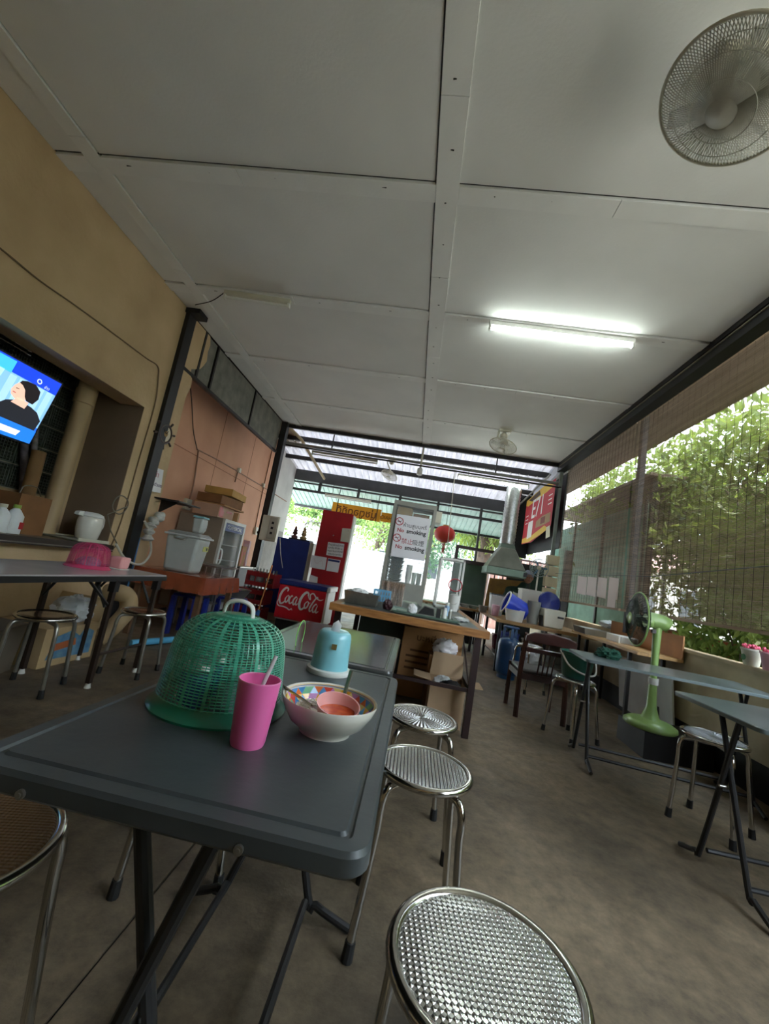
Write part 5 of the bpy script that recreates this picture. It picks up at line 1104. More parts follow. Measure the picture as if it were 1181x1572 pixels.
# tan board under hood
tq = [A(p, q_, 'y', 7.92) for p, q_ in ((752, 887), (808, 893), (796, 940), (742, 938))]
MB().prism([(p.x, p.z) for p in tq], (0, 7.92, 0), (1, 0, 0), (0, 0, 1), .02).build('tan_board', mat('ochre_board', (164, 122, 54), .7, scale=5, rgb2=(120, 88, 40)), label='stained ochre board under the cooker hood', cat='board', smooth=0)
dkb = [A(p, q_, 'y', 9.3) for p, q_ in ((798, 790), (850, 800), (845, 850), (792, 836))]
MB().prism([(2.36, 1.85), (2.36, 3.3), (1.75, 3.3), (1.75, 1.9)][::-1], (0, 9.4, 0), (1, 0, 0), (0, 0, 1), -.03).build('dark_screen', mat('black_tarp', (24, 25, 24), .7, var=.2), label='black tarpaulin hanging behind the red banner', cat='tarpaulin', smooth=0)
B('dark_screen', MATS['black_tarp'], (2.36, 2.4, 7.3, 9.4, 1.95, 3.3), label='black tarpaulin along the right side behind the red banner', cat='tarpaulin')
# banner
P = [A(p, q_, 'x', 2.16) for p, q_ in ((856, 733), (857, 795), (846, 812), (803, 834), (808, 777), (812, 768))]
bnr = thing('banner', 'red and yellow food promotion banner hanging on the right', 'banner', tuple(P[1]))
bt_, bb2 = Vector((2.16, 7.25, 3.20)), Vector((2.16, 7.25, 2.33))
yN_, yF_ = 7.22, 9.1; zt2, zb2 = 3.16, 2.22
def bp(P_, n_, c, off, name='print_patch'):
    MB().prism([(yN_+(yF_-yN_)*a, zb2+(zt2-zb2)*b) for a, b in P_], (2.16-off, 0, 0), (0, 1, 0), (0, 0, 1), .0008).build(name, mat(n_, c, .6, var=.05), bnr, smooth=0)
bp([(0, .08), (.15, .02), (.6, -.12), (1, -.1), (1, .9), (0, 1)], 'banner_red', (176, 26, 40), 0, 'cloth')
bp([(0.05, .86), (.45, .80), (.9, .76), (1, .80), (1, .92), (0.4, 1), (.1, .99)], 'banner_yellow', (214, 176, 60), .002)
bp([(.45, .86), (.75, .82), (.9, .9), (.5, .97)], 'banner_brown', (70, 50, 40), .004)
bp([(.05, .05), (.3, -.02), (.7, -.10), (1, -.08), (1, .02), (.6, .03), (.2, .14)], 'banner_yellow', (214, 176, 60), .002)
bp([(.04, .18), (.2, .16), (.5, .16), (.5, .3), (.3, .36), (.05, .36)], 'banner_food', (150, 120, 80), .003); bp([(.2, .2), (.34, .2), (.34, .33), (.2, .33)], 'banner_food2', (110, 50, 40), .004); bp([(.62, .0), (.8, -.02), (.8, .36), (.62, .36)], 'banner_white', (220, 216, 210), .003)
text('E71', .56, M_white, (2.155, (yN_+yF_)/2, zb2+.56), (0, -1, 0), (0, 0, 1), bnr, bold=.004)
for k, (y, z) in enumerate(((7.42, 2.88), (7.42, 2.80), (7.42, 2.72), (8.9, 2.7), (8.9, 2.62), (8.9, 2.54))): B('small_line', M_white, (2.1575, 2.158, y-.1, y+.1, z, z+.02), bnr)
bp([(-.02, -.12), (.1, -.14), (.12, .08), (.02, .1)], 'tag_cream', (216, 208, 176), .006, 'hanging_tag')
# lantern
lx, lz, ls = F(683, 820, 8.8)
ln = thing('paper_lantern', 'round red ribbed paper lantern hanging by the front opening', 'lantern', (lx, 8.8, lz))
M_lan = mat('red_lantern', (186, 38, 28), .6, var=.1, alpha=.92)
b = MB(); R_ = ls*16
prof = [(max(.03, R_*math.cos(t)*(1+.018*(k % 2))), R_*.82*math.sin(t)) for k, t in enumerate(np.linspace(-1.35, 1.35, 27))]
b.lathe(prof, (lx, 8.8, lz), 28).build('shade', M_lan, ln); 
for k in (-1, 1): MB().cyl((lx, 8.8, lz+k*R_*.80), (lx, 8.8, lz+k*R_*.88), R_*.28, n=16).build('collar', mat('gold_collar', (190, 140, 40), .4, var=.1), ln)
MB().tube([(lx, 8.8, lz+R_*.9), (lx, 8.8, 3.40)], .004, 5).build('cord', M_dark, ln)
b = MB()
for k in range(14): b.tube([(lx+rng.uniform(-.04, .04), 8.8+rng.uniform(-.04, .04), lz-R_*.9), (lx+rng.uniform(-.05, .05), 8.8, lz-R_*.9-.22)], .005, 4)
b.build('tassel', M_redp, ln)
# cook
def skin_body(name, V_, E_, Rr, m, parent=None, sub=2):
    me = bpy.data.meshes.new(name); o = bpy.data.objects.new(name, me); sc.collection.objects.link(o)
    me.from_pydata([tuple(v) for v in V_], E_, []); 
    sk = o.modifiers.new('skin', 'SKIN'); sk.use_smooth_shade = True; sb2 = o.modifiers.new('sub', 'SUBSURF'); sb2.levels = sb2.render_levels = sub
    for i, r in enumerate(Rr): me.skin_vertices[0].data[i].radius = (r, r) if not hasattr(r, '__len__') else r
    me.skin_vertices[0].data[0].use_root = True
    dg = bpy.context.evaluated_depsgraph_get(); m2 = bpy.data.meshes.new_from_object(o.evaluated_get(dg)); bpy.data.objects.remove(o)
    b = MB(); b.v = [tuple(v.co) for v in m2.vertices]; b.f = [tuple(p.vertices) for p in m2.polygons]; return b.build(name, m, parent, smooth=180)
hc = A(811, 890, 'y', 7.35)
pr = thing('person', 'cook in a dark green shirt and grey cap bending behind the white pots', 'person', (hc.x-.1, 7.5, 0))
hx_, hy_, hz_ = hc.x, hc.y, hc.z
M_shirt = mat('dark_green_shirt', (34, 62, 50), .8, var=.15); M_skin = mat('skin', (176, 128, 100), .55, var=.06); M_trs = mat('dark_trousers', (36, 38, 46), .8, var=.1)
px0, py0 = hx_-.22, 7.72
V_ = [(px0, py0, .80), (px0+.02, py0-.04, .95), (px0+.08, py0-.16, 1.08), (px0+.13, py0-.26, 1.13), (hx_-.02, hy_+.06, hz_-.05),
      (px0-.06, py0-.24, 1.10), (px0-.10, py0-.38, .92), (px0+.04, py0-.55, .84), (px0+.28, py0-.16, 1.08), (px0+.34, py0-.30, .90), (px0+.26, py0-.52, .84),
      (px0-.09, py0+.02, .74), (px0-.10, py0-.05, .42), (px0-.10, py0+.03, .09), (px0-.10, py0-.10, .04), (px0+.09, py0+.02, .74), (px0+.10, py0-.05, .42), (px0+.10, py0+.03, .09), (px0+.10, py0-.10, .04)]
E_ = [(0, 1), (1, 2), (2, 3), (3, 4), (2, 5), (5, 6), (6, 7), (2, 8), (8, 9), (9, 10), (0, 11), (11, 12), (12, 13), (13, 14), (0, 15), (15, 16), (16, 17), (17, 18)]
Rr = [(.15, .11), (.14, .10), (.15, .11), .075, .055, .065, .05, .032, .065, .05, .032, .09, .062, .042, .035, .09, .062, .042, .035]
skin_body('body', V_, E_, Rr, M_shirt, pr)
hd_ = MB(); MH = Matrix.Rotation(.5, 4, 'X'); hd_.ball((hx_, hy_, hz_+.04), (.075, .092, .108), 24, 16, MH)
hd_.ball((hx_, hy_-.092, hz_+.01), (.013, .018, .022), 10, 6, MH); hd_.ball((hx_-.076, hy_, hz_+.03), (.012, .02, .03), 8, 6); hd_.ball((hx_+.076, hy_, hz_+.03), (.012, .02, .03), 8, 6)
head = hd_.build('head', M_skin, pr, smooth=180)
for s in (-1, 1): MB().ball((hx_+s*.03, hy_-.079, hz_+.035), (.012, .007, .007), 8, 5).build('eye', M_ink, head)
MB().ball((hx_, hy_-.078, hz_-.022), (.024, .008, .006), 8, 5).build('mouth', mat('lips', (140, 70, 66), .5, var=0), head)
MB().lathe([(.083, .0), (.088, .03), (.078, .075), (.05, .10), (1e-4, .112)], (hx_, hy_+.006, hz_+.055), 24, Matrix.Rotation(.35, 4, 'X')).build('cap', mat('pale_grey_cap', (150, 156, 170), .8, var=.1), pr)
MB().lathe([(1e-4, 0), (.075, 0), (.078, .006), (1e-4, .008)], (hx_, hy_-.075, hz_+.055), 20, Matrix.Diagonal((1, .7, 1, 1))).build('cap_brim', MATS['pale_grey_cap'], pr)
MB().prism([(-.10, .0), (.10, 0), (.09, .28), (-.09, .28)], (px0+.1, py0-.375, .82), (1, 0, 0), (0, .35, 1), .01).build('apron', M_white, pr)
for s, i in ((-1, 7), (1, 10)):
    w0 = Vector(V_[i]); hb_ = MB(); hb_.ball(w0+Vector((0, -.045, -.01)), (.034, .045, .016), 12, 8); 
    hnd = hb_.build('hand', M_skin, pr, smooth=180)
    for k in range(4): MB().tube(crom([w0+Vector((-.024+.016*k, -.08, -.01)), w0+Vector((-.026+.017*k, -.108-.006*(k in (1, 2)), -.018)), w0+Vector((-.026+.017*k, -.122-.008*(k in (1, 2)), -.034))], 3), .0075, 7).build('finger', M_skin, hnd, smooth=180)
    MB().tube(crom([w0+Vector((-s*.03, -.04, -.01)), w0+Vector((-s*.048, -.065, -.016)), w0+Vector((-s*.045, -.088, -.026))], 3), .009, 7).build('thumb', M_skin, hnd, smooth=180)
# tubs on kitchen counter
def tub(name, lab, px, pyb, y, wpx, hpx, m, lid=None, square=True, cat='tub', top=1.1):
    x, z, s = F(px, pyb, y); w_ = wpx*s; h_ = hpx*s; z = ZQ+.001; t = thing(name, lab, cat, (x, y, z))
    if square: MB().frustum((x, y, z), w_*.85, w_*.7, w_, w_*.8, h_).build('body', m, t, bevel=.012)
    else: MB().lathe([(1e-4, 0), (w_*.40, 0), (w_*.5, h_), (w_*.48, h_), (w_*.385, .008), (1e-4, .008)], (x, y, z), 28).build('body', m, t)
    if lid: 
        if square: MB().frustum((x, y, z+h_), w_*1.04, w_*.84, w_*1.0, w_*.8, .02).build('lid', lid, t)
        else: MB().lathe([(w_*.52, h_-.01), (w_*.52, h_+.01), (1e-4, h_+.015)], (x, y, z), 28).build('lid', lid, t)
    return t, x, y, z, w_, h_
tub('white_tub', 'white square tub with black rim at the left of the kitchen counter', 760, 942, 6.5, 21, 30, M_white, M_black)
tub('pink_box', 'pale pink box before the white square tub', 760, 942, 6.2, 11, 17, mat('pale_pink2', (232, 180, 190), .5, var=.05))
bkx, bkz, bks = F(792, 950, 6.05)
tb_ = thing('blue_bucket', 'bright blue white rimmed bucket lying tilted on the kitchen counter', 'bucket', (bkx, 6.05, ZQ))
Mb = Matrix.Translation((bkx+.14, 6.08, ZQ+.135)) @ Matrix.Rotation(-1.25, 4, 'Y')
MB(Mb).lathe([(1e-4, 0), (.115, 0), (.15, .31), (.145, .31), (.11, .006), (1e-4, .006)], n=28).build('body', mat('bright_blue', (26, 60, 200), .35, var=.05), tb_)
MB(Mb).ring((0, 0, .315), .152, .012, 28, 8).build('rim', M_white, tb_)
tub('white_bowl', 'white bowl in front of the blue bucket', 789, 955, 5.86, 30, 17, M_white, None, False, 'bowl')
tub('grey_bucket', 'translucent grey bucket with black patch beside the blue bucket', 817, 956, 6.0, 20, 34, mat('grey_translucent', (150, 152, 146), .35, var=.05, alpha=.92), None, False, 'bucket')
tub('white_pot', 'white stacked container in front of the cook', 813, 925, 6.75, 32, 44, M_white, M_white)
tub('rice_tub', 'white tub with a black grip slot below the blue lid', 846, 957, 5.95, 33, 27, mat('cream_white', (224, 222, 208), .35, var=.04), None, True)
rx, rz_, rs_ = F(846, 935, 6.05)
MB().lathe([(1e-4, 0), (rs_*14, .0), (rs_*17, .01), (rs_*15, .03), (1e-4, .05)], (rx, 6.16, ZQ+.33), 28, Matrix.Rotation(1.25, 4, 'X')).build('plastic_basin', mat('dark_blue_lid', (20, 40, 130), .3, var=.1), label='round dark blue plastic basin standing behind the white tub', cat='basin')
B('grip_slot', M_black, (rx+.02, rx+.10, 5.80, 5.806, ZQ+.14, ZQ+.165), bpy.data.objects['rice_tub'])
tub('dark_canister', 'small dark canister between the grey bucket and the white tub', 831, 957, 5.9, 9, 16, M_dark, None, False, 'canister')
tub('steel_bowl', 'small steel bowl at the left corner of the kitchen counter', 741, 938, 6.6, 14, 10, M_steel, None, False, 'bowl')
for k, (px, c) in enumerate(((700, (222, 218, 206)), (715, (190, 190, 180)), (728, (160, 170, 160)))):
    x, z, s = F(px, 920, 7.25); tag(MB().lathe([(1e-4, 0), (.05, 0), (.09, .06), (.086, .06), (.046, .005), (1e-4, .005)], (x, 7.25, ZQ-.008), 20).build('bowl', mat('kbowl%d' % k, c, .3, var=.05)), ['white bowl left on the back counter', 'grey bowl in the middle on the back counter', 'greenish bowl right on the back counter'][k], 'bowl')
tub('white_pail', 'white pail at the left end of the back counter', 698, 918, 7.4, 11, 16, M_white, None, False, 'pail')
# wall fan at right post, utensils, thermos shelf
M_gfan = mat('grey_fan', (150, 160, 160), .4, var=.1)
def cage_fan(name, lab, c, R_, depth, Mrot, m_cage, m_blade, m_body, blades=3, wires=36, ringm=None, group=None, cat='fan', pole=None):
    t = thing(name, lab, cat, tuple(c), group); T = Matrix.Translation(c) @ Mrot   # local z = blowing direction
    for s, nm in ((1, 'front_guard'), (-1, 'rear_guard')):
        b = MB(T)
        for k in range(wires):
            a = 2*PI*k/wires; q = [(R_*f*math.cos(a+.0*f), R_*f*math.sin(a), s*depth*(1-f**3)) for f in (.22, .45, .65, .8, .9, .97, 1.)]
            b.tube(q, .0019 if R_ > .2 else .002, 3)
        for f in (.45, .72): b.ring((0, 0, s*depth*(1-f**3)), R_*f, .002, 40, 4)
        b.build(nm, m_cage, t, smooth=60)
    MB(T).ring((0, 0, 0), R_*1.005, .007, 56, 8).build('guard_ring', ringm or m_cage, t, smooth=60)
    MB(T).lathe([(1e-4, depth+.004), (R_*.22, depth*.99), (R_*.235, depth*.95)], n=28).build('badge', m_body, t, smooth=60)
    hb = MB(T).lathe([(1e-4, depth*.45), (R_*.16, depth*.4), (R_*.18, -depth*.3), (1e-4, -depth*.35)], n=20).build('hub', m_blade, t)
    for k in range(blades):
        a = 2*PI*k/blades; vs = []
        for f, wd in ((.12, .10), (.4, .22), (.7, .27), (.9, .2)):
            for sgn in (-1, 1):
                th = a+sgn*wd/ (f+.25)*.55; vs.append((R_*f*math.cos(th), R_*f*math.sin(th), sgn*depth*.28))
        vs2 = [(x, y, z+.002) for x, y, z in vs]
        MB(T).add(vs+vs2, [(0, 1, 3, 2), (2, 3, 5, 4), (4, 5, 7, 6), (8, 10, 11, 9), (10, 12, 13, 11), (12, 14, 15, 13)]).build('blade', m_blade, t, smooth=60)
    MB(T).lathe([(1e-4, -depth*.9), (R_*.25, -depth*.95), (R_*.27, -depth*1.5), (R_*.2, -depth*2.0), (1e-4, -depth*2.1)], n=24).build('motor', m_body, t, smooth=60)
    return t, T
c = A(828, 872, 'y', 6.9)
t, T = cage_fan('small_fan', 'small wall fan with blue hub beside the cream panel in the kitchen', c, .14, .05, Vector((-.3, -1, 0)).to_track_quat('Z', 'Y').to_matrix().to_4x4(), M_gfan, mat('blue_blade', (60, 120, 160), .4, var=.1), M_offw, 3, 24)
MB().tube([c+Vector((.03, .1, 0)), c+Vector((.03, .13, -.2)), (c.x+.03, 7.03, ZQ)], .014, 8).build('pole', M_white, t)
q = A(845, 885, 'y', 7.05)
cp_ = thing('cream_panel', 'cream electrical panel stack fixed beside the right steel post', 'panel', (q.x, 7.05, q.z-.25))
for k in range(4): B('panel', mat('cream_panel', (196, 184, 150), .5, var=.08), (q.x-.09, q.x+.11, 7.0, 7.12, q.z-.35+k*.18, q.z-.19+k*.18), cp_, bevel=.006)
B('dark_column', M_black, (q.x+.2, q.x+.29, 7.0, 7.1, 0, 1.9), label='black column at the left end of the bamboo blinds', cat='post')
dw = MB().box(2.05, 2.3, 7.6, 7.7, .7, 1.6); dw.build('apron', mat('green_apron', (34, 60, 46), .8, var=.2), label='dark green apron hanging behind the cook', cat='apron', smooth=0)
B('black_sheet', MATS['black_tarp'], (1.75, 2.3, 8.2, 8.25, .0, 1.65), label='black sheet behind the cook', cat='sheet')
# gas cylinder
gxx, gyy = 1.31, 5.48
gs = thing('gas_cylinder', 'blue gas cylinder standing at the kitchen counter corner', 'gas cylinder', (gxx, gyy, 0))
M_gas = mat('gas_blue', (26, 76, 124), .35, scale=4, rgb2=(18, 54, 92), coat=.2)
MB().lathe([(1e-4, .03), (.10, .03), (.135, .07), (.14, .12), (.14, .40), (.125, .455), (.08, .49), (1e-4, .50)], (gxx, gyy, 0), 32).build('body', M_gas, gs, smooth=60)
MB().lathe([(.11, 0), (.11, .05), (.105, .05), (.105, 0)], (gxx, gyy, 0), 28).build('foot_ring', M_gas, gs)
b = MB(); 
for a0 in (20, 140, 260): b.tube(arc((gxx, gyy, .0), .085, a0, a0+80, 8, 'xy'), .001, 3)
for k in range(3):
    a = k*2.1+.5; B('guard_post', M_gas, (gxx+.085*math.cos(a)-.015, gxx+.085*math.cos(a)+.015, gyy+.085*math.sin(a)-.006, gyy+.085*math.sin(a)+.006, .465, .62), gs)
MB().ring((gxx, gyy, .62), .088, .012, 28, 8).build('guard_ring', M_gas, gs); MB().cyl((gxx, gyy, .49), (gxx, gyy, .58), .02).build('valve', M_steel, gs)
for k, (x, y, w_, h_, c, lab) in enumerate(((1.45, 6.2, .25, .3, (50, 70, 150), 'blue plastic tub on the lower kitchen shelf'), (1.8, 6.1, .3, .25, (150, 130, 110), 'brown tub on the lower kitchen shelf'), (2.1, 6.2, .2, .3, (190, 190, 190), 'white tub on the lower kitchen shelf'), (1.42, 6.6, .2, .2, (120, 40, 70), 'maroon tub deep on the lower kitchen shelf'))):
    t = thing('plastic_tub', lab, 'tub', (x, y, .181)); mm = mat('shelf_tub%d' % k, c, .45, var=.15); MB().frustum((x, y, .181), w_*.8, w_*.8, w_, w_, h_).build('body', mm, t, bevel=.01); MB().frustum((x, y, .181+h_), w_*1.05, w_*1.05, w_, w_, .02).build('lid', mm, t)
crumpled('plastic_bag', 'clear plastic bag hanging behind the gas cylinder', (1.62, 5.55, .32), (.1, .08, .14), M_bag, 21)
ws2 = stool('bare chrome stool between the gas cylinder and the wooden chair', 1.42, 4.98, .50, S_pln, .5, .14)
# ------------------------------------------------------------------ wooden chair
wcx, wcy = 1.25, 4.06
ch = thing('wooden_chair', 'dark red brown wooden chair with grey padded seat', 'chair', (wcx, wcy, 0))
M_ch = mat('mahogany', (66, 32, 26), .35, scale=8, rgb2=(46, 22, 18), stretch=(1, 1, .15), coat=.3)
for s in (-1, 1):
    MB().tube(crom([(wcx+s*.20, wcy-.19, 0), (wcx+s*.20, wcy-.17, .35), (wcx+s*.20, wcy-.21, .56), (wcx+s*.20, wcy-.26, .72)], 4), .018, 8, flat=1.3).build('back_post', M_ch, ch)
    MB().tube([(wcx+s*.20, wcy+.20, 0), (wcx+s*.20, wcy+.19, .40)], .018, 8, flat=1.2).build('leg', M_ch, ch)
    B('side_rail', M_ch, (wcx+s*.20-.012, wcx+s*.20+.012, wcy-.16, wcy+.18, .32, .37), ch)
for y in (wcy-.17, wcy+.19): B('seat_rail', M_ch, (wcx-.19, wcx+.19, y-.012, y+.012, .32, .37), ch)
B('seat', mat('grey_vinyl_seat', (72, 70, 70), .4, var=.08), (wcx-.20, wcx+.20, wcy-.17, wcy+.21, .372, .405), ch, bevel=.014)
P_ = [(-.215, 0), (.215, 0), (.215, .05), (.15, .085), (0, .10), (-.15, .085), (-.215, .05)]
MB().prism(P_, (wcx, wcy-.265, .66), (1, 0, 0), (0, -.18, 1), .025).build('top_rail', M_ch, ch, bevel=.006); MB().prism([(-.19, 0), (.19, 0), (.19, .035), (-.19, .035)], (wcx, wcy-.235, .57), (1, 0, 0), (0, -.18, 1), .02).build('mid_rail', M_ch, ch)
for k in range(4): MB().tube([(wcx-.06+.04*k, wcy-.19, .38), (wcx-.06+.04*k, wcy-.24, .57)], .007, 6).build('spindle', M_ch, ch)
# green bucket on the stool, green cloth on the table
bx_, by_, bz_ = 1.41, 3.60, .461
gbk = thing('green_bucket', 'dark green bucket with white handle standing on a chrome stool', 'bucket', (bx_, by_, bz_))
M_gbk = mat('bottle_green', (14, 84, 70), .3, var=.08, coat=.3)
MB().lathe([(1e-4, 0), (.10, 0), (.105, .01), (.128, .18), (.136, .182), (.136, .20), (.127, .20), (.10, .012), (1e-4, .012)], (bx_, by_, bz_), 32).build('body', M_gbk, gbk)
MB().tube(crom([(bx_-.136, by_, bz_+.19), (bx_-.10, by_-.12, bz_+.10), (bx_, by_-.165, bz_+.06), (bx_+.10, by_-.12, bz_+.07), (bx_+.136, by_, bz_+.19)], 6), .007, 8).build('handle', M_white, gbk)
cq = A(925, 1000, 'z', .705)
crumpled('green_cloth', 'crumpled dark green cloth on the corner of the long grey table', (1.47, 3.22, .735), (.075, .06, .04), mat('green_cloth', (10, 70, 54), .8, var=.2, scale=30), 22, 'cloth', amp=.7)
# ------------------------------------------------------------------ pedestal fan
M_lgr = mat('apple_green', (146, 180, 104), .35, var=.06, coat=.3)
fx = 2.02; fc = A(979, 950, 'x', 1.86); fy = fc.y+.0; fb = .19
t, T = cage_fan('pedestal_fan', 'apple green pedestal fan with black guard behind the grey table', fc, .215, .06, Vector((-1, .12, .0)).to_track_quat('Z', 'Y').to_matrix().to_4x4(), mat('black_guard', (30, 36, 32), .4, var=.1), mat('smoky_blade', (70, 84, 74), .3, var=.1, alpha=.8), M_lgr, 3, 60, M_lgr)
MB().tube(crom([fc+Vector((.07, 0, .01)), fc+Vector((.15, 0, .01)), fc+Vector((.22, 0, -.0)), fc+Vector((.25, 0, -.01))], 4), .05, 16, rs=[.062]*8+[.056]*3+[.05, .034]).build('motor_shell', M_lgr, t, smooth=60)
MB().lathe([(.034, fc.z-.03), (.030, fc.z-.14), (.024, .55), (.03, .50), (.036, fb+.16), (.06, fb+.085), (.078, fb+.07)], (fx, fy, 0), 24).build('column', M_lgr, t, smooth=60)
MB().lathe([(1e-4, fb+.07), (.08, fb+.072), (.15, fb+.055), (.185, fb+.035), (.188, fb+.012), (.175, fb), (1e-4, fb)], (fx, fy, 0), 40).build('base', M_lgr, t, smooth=60)
MB().cyl((fx, fy, .52), (fx, fy, .57), .036).build('height_collar', M_white, t); B('knob', M_dark, (fx-.06, fx-.03, fy-.045, fy-.02, fc.z-.09, fc.z-.06), t)
B('low_box', M_black, (1.90, 2.40, fy-.16, fy+.25, 0, fb-.001), label='black low box under the green fan base', cat='box')
# white board leaning under table, brown ledge and boxes along the wall
MB().prism([(0, 0), (.95, 0), (.95, .52), (.0, .50)], (2.40, 3.95, .06), (0, 1, 0), (-.1, 0, 1), .015).build('white_board', mat('whitish_board', (214, 218, 218), .6, var=.06), label='white board leaning on the wall behind the green fan base', cat='board', smooth=0)
sl_ = thing('long_shelf', 'pale wooden plank shelf along the right wall beyond the fan', 'shelf', (2.3, 4.9, .70))
B('plank', mat('pale_plank', (206, 166, 112), .5, scale=5, rgb2=(176, 136, 86), stretch=(6, .6, 1)), (2.05, 2.44, 3.95, 5.5, .70, .725), sl_)
for y in (4.15, 5.35): B('leg', M_dark, (2.08, 2.11, y, y+.03, 0, .70), sl_)
for y in (4.15, 5.35): B('leg', M_dark, (2.38, 2.41, y, y+.03, 0, .70), sl_)
B('brown_panel', mat('orange_brown_board', (186, 132, 84), .7, scale=3, rgb2=(150, 104, 66)), (2.425, 2.438, 3.95, 5.3, .727, .93), label='orange brown board standing along the right wall', cat='board')
tray('wire_tray', 'steel rack tray on the shelf before the white tub', 2.2, 5.25, .726, .34, .36, .07, M_alu)
fs_ = thing('steel_box', 'white framed steel box at the end of the plank shelf', 'box', (2.3, 4.7, .726)); B('frame', M_white, (2.2, 2.4, 4.62, 4.9, .726, .80), fs_, bevel=.004); B('grille', M_alu, (2.22, 2.38, 4.612, 4.62, .735, .792), fs_)
crumpled('plastic_bag', 'pale blue and white plastic bag on the window sill', (2.54, 5.55, .875), (.10, .24, .05), mat('bluish_bag', (190, 204, 214), .3, scale=12, rgb2=(226, 232, 234)), 23)
for k, (y, c, lab) in enumerate(((3.30, (206, 208, 196), 'white pot with a green sprig print on the sill at the right'), (3.13, (220, 170, 190), 'pink ribbed pot on the sill at the right'), (2.97, (206, 200, 206), 'pale pot at the right picture edge on the sill'))):
    t = thing('flower_pot', lab, 'flower pot', (2.50, y, .826)); mm = mat('pot_%d' % k, c, .5, var=.06)
    MB().lathe([(1e-4, 0), (.045, 0), (.062, .105), (.066, .107), (.066, .12), (.058, .12), (.054, .10), (1e-4, .10)], (2.50, y, .826), 24).build('pot', mm, t)
    b = MB()
    for j in range(26): a = rng.uniform(0, 2*PI); r = rng.uniform(0, .05); b.ball((2.5+r*math.cos(a), y+r*math.sin(a), .95+rng.uniform(-.012, .02)), .012, 6, 4)
    b.build('blossoms' if k < 2 else 'leaves', mat('pink_flower', (220, 90, 120), .6, var=.2) if k < 2 else mat('plain_leaf', (90, 130, 60), .5, var=.2), t)
    if k == 0: MB().ball((2.44, y-.005, .88), (.004, .022, .022), 10, 6).build('sprig_print', mat('sprig', (60, 120, 80), .6, var=.1), t)
# string with papers across the blinds
MB().tube([A(845, 880, 'x', 2.26), A(1000, 885, 'x', 2.26), A(1190, 868, 'x', 2.26)], .004, 5).build('string', M_dark, label='dark string stretched across the bamboo blinds', cat='string')
yy = A(888, 890, 'x', 2.25)
for k, (p0, p1) in enumerate((((888, 884), (903, 886)), ((903, 885), (918, 887)), ((919, 886), (934, 888)), ((936, 886), (952, 888)))):
    a_ = A(*p0, 'x', 2.25); b_ = A(*p1, 'x', 2.25)
    tag(MB().prism([(a_.y, a_.z), (b_.y+.03, b_.z), (b_.y+.02, b_.z-.24), (a_.y, a_.z-.24)], (2.25, 0, 0), (0, 1, 0), (0, 0, 1), .002).build('paper_sheet', mat('pinkish_paper', (222, 208, 204), .8, var=.03), smooth=0), ['leftmost of the four white sheets clipped to the string', 'second white sheet from the left on the string', 'third white sheet from the left on the string', 'rightmost wide white sheet clipped to the string'][k], 'paper', 'white sheets clipped to the string')
a_ = A(940, 905, 'x', 2.22); tag(B('paper_slip', MATS['pinkish_paper'], (2.22, 2.222, a_.y-.1, a_.y+.09, a_.z-.2, a_.z)), 'lower paper slip hanging at the right end of the sheets', 'paper')
# ------------------------------------------------------------------ ceiling fixtures
def tube_lamp(name, lab, p0, p1, zoff, lit, drop=0., group=None):
    p0, p1 = Vector(p0), Vector(p1); d = (p1-p0); L = d.length; u = d.normalized(); t = thing(name, lab, 'lamp', tuple((p0+p1)/2), group)
    M = Matrix.Translation(p0) @ Matrix.Rotation(math.atan2(u.y, u.x), 4, 'Z')
    MB(M).box(0, L, -.022, .022, -.042, -.001).build('batten_housing', M_white if lit else M_offw, t, bevel=.004)
    MB(M).box(0, .02, -.018, .018, -.085, -.042).box(L-.02, L, -.018, .018, -.085, -.042).build('tube_holder', M_white, t, smooth=0)
    q0 = M @ Vector((.02, 0, -.066)); q1 = M @ Vector((L-.02, 0, -.066))
    MB().cyl(q0, q1, .0135, n=14).build('tube', M_tube if lit else M_white, t)
    return t
pa, pb_ = A(752, 493, 'z', ZC-.009), A(975, 521, 'z', ZC-.009)
tube_lamp('tube_lamp', 'long lit fluorescent tube on the right half of the ceiling', pa, pb_, 0, True)
pa, pb_ = A(346, 446, 'z', ZC-.009), A(447, 461, 'z', ZC-.009)
tl_ = tube_lamp('tube_lamp', 'short unlit fluorescent fitting on the left half of the ceiling', pa, pb_, 0, False)
MB().tube(crom([pa+Vector((0, 0, -.02)), A(325, 462, 'z', ZC-.06), A(300, 468, 'z', ZC-.05)], 6), .005, 6).build('lamp_cable', M_dark, label='dark cable from the unlit ceiling fitting to the black post', cat='cable')
for a_, b_, y, lit, lab in (((704, 722), (812, 748), 7.17, True, 'lit fluorescent tube hanging under the metal roof'), ((480, 689), (580, 709), 7.30, False, 'unlit fluorescent fitting under the crossing pipe on the left'), ((500, 756), (570, 770), 9.9, False, 'unlit white fitting at the front beam above the yellow sign')):
    p0, p1 = A(*a_, 'y', y), A(*b_, 'y', y); p1.z = p0.z = (p0.z+p1.z)/2+ (.0 if y < 9 else 0); tq_ = tube_lamp('tube_lamp', lab, p0, p1, 0, lit)
    for f in (.15, .85): x = p0.x+(p1.x-p0.x)*f; MB().cyl((x, y, p0.z-.003), (x, y, max(3.03, p0.z+.04) if y < 9 else 2.93), .005, n=6).build('hanger', M_dark, tq_)
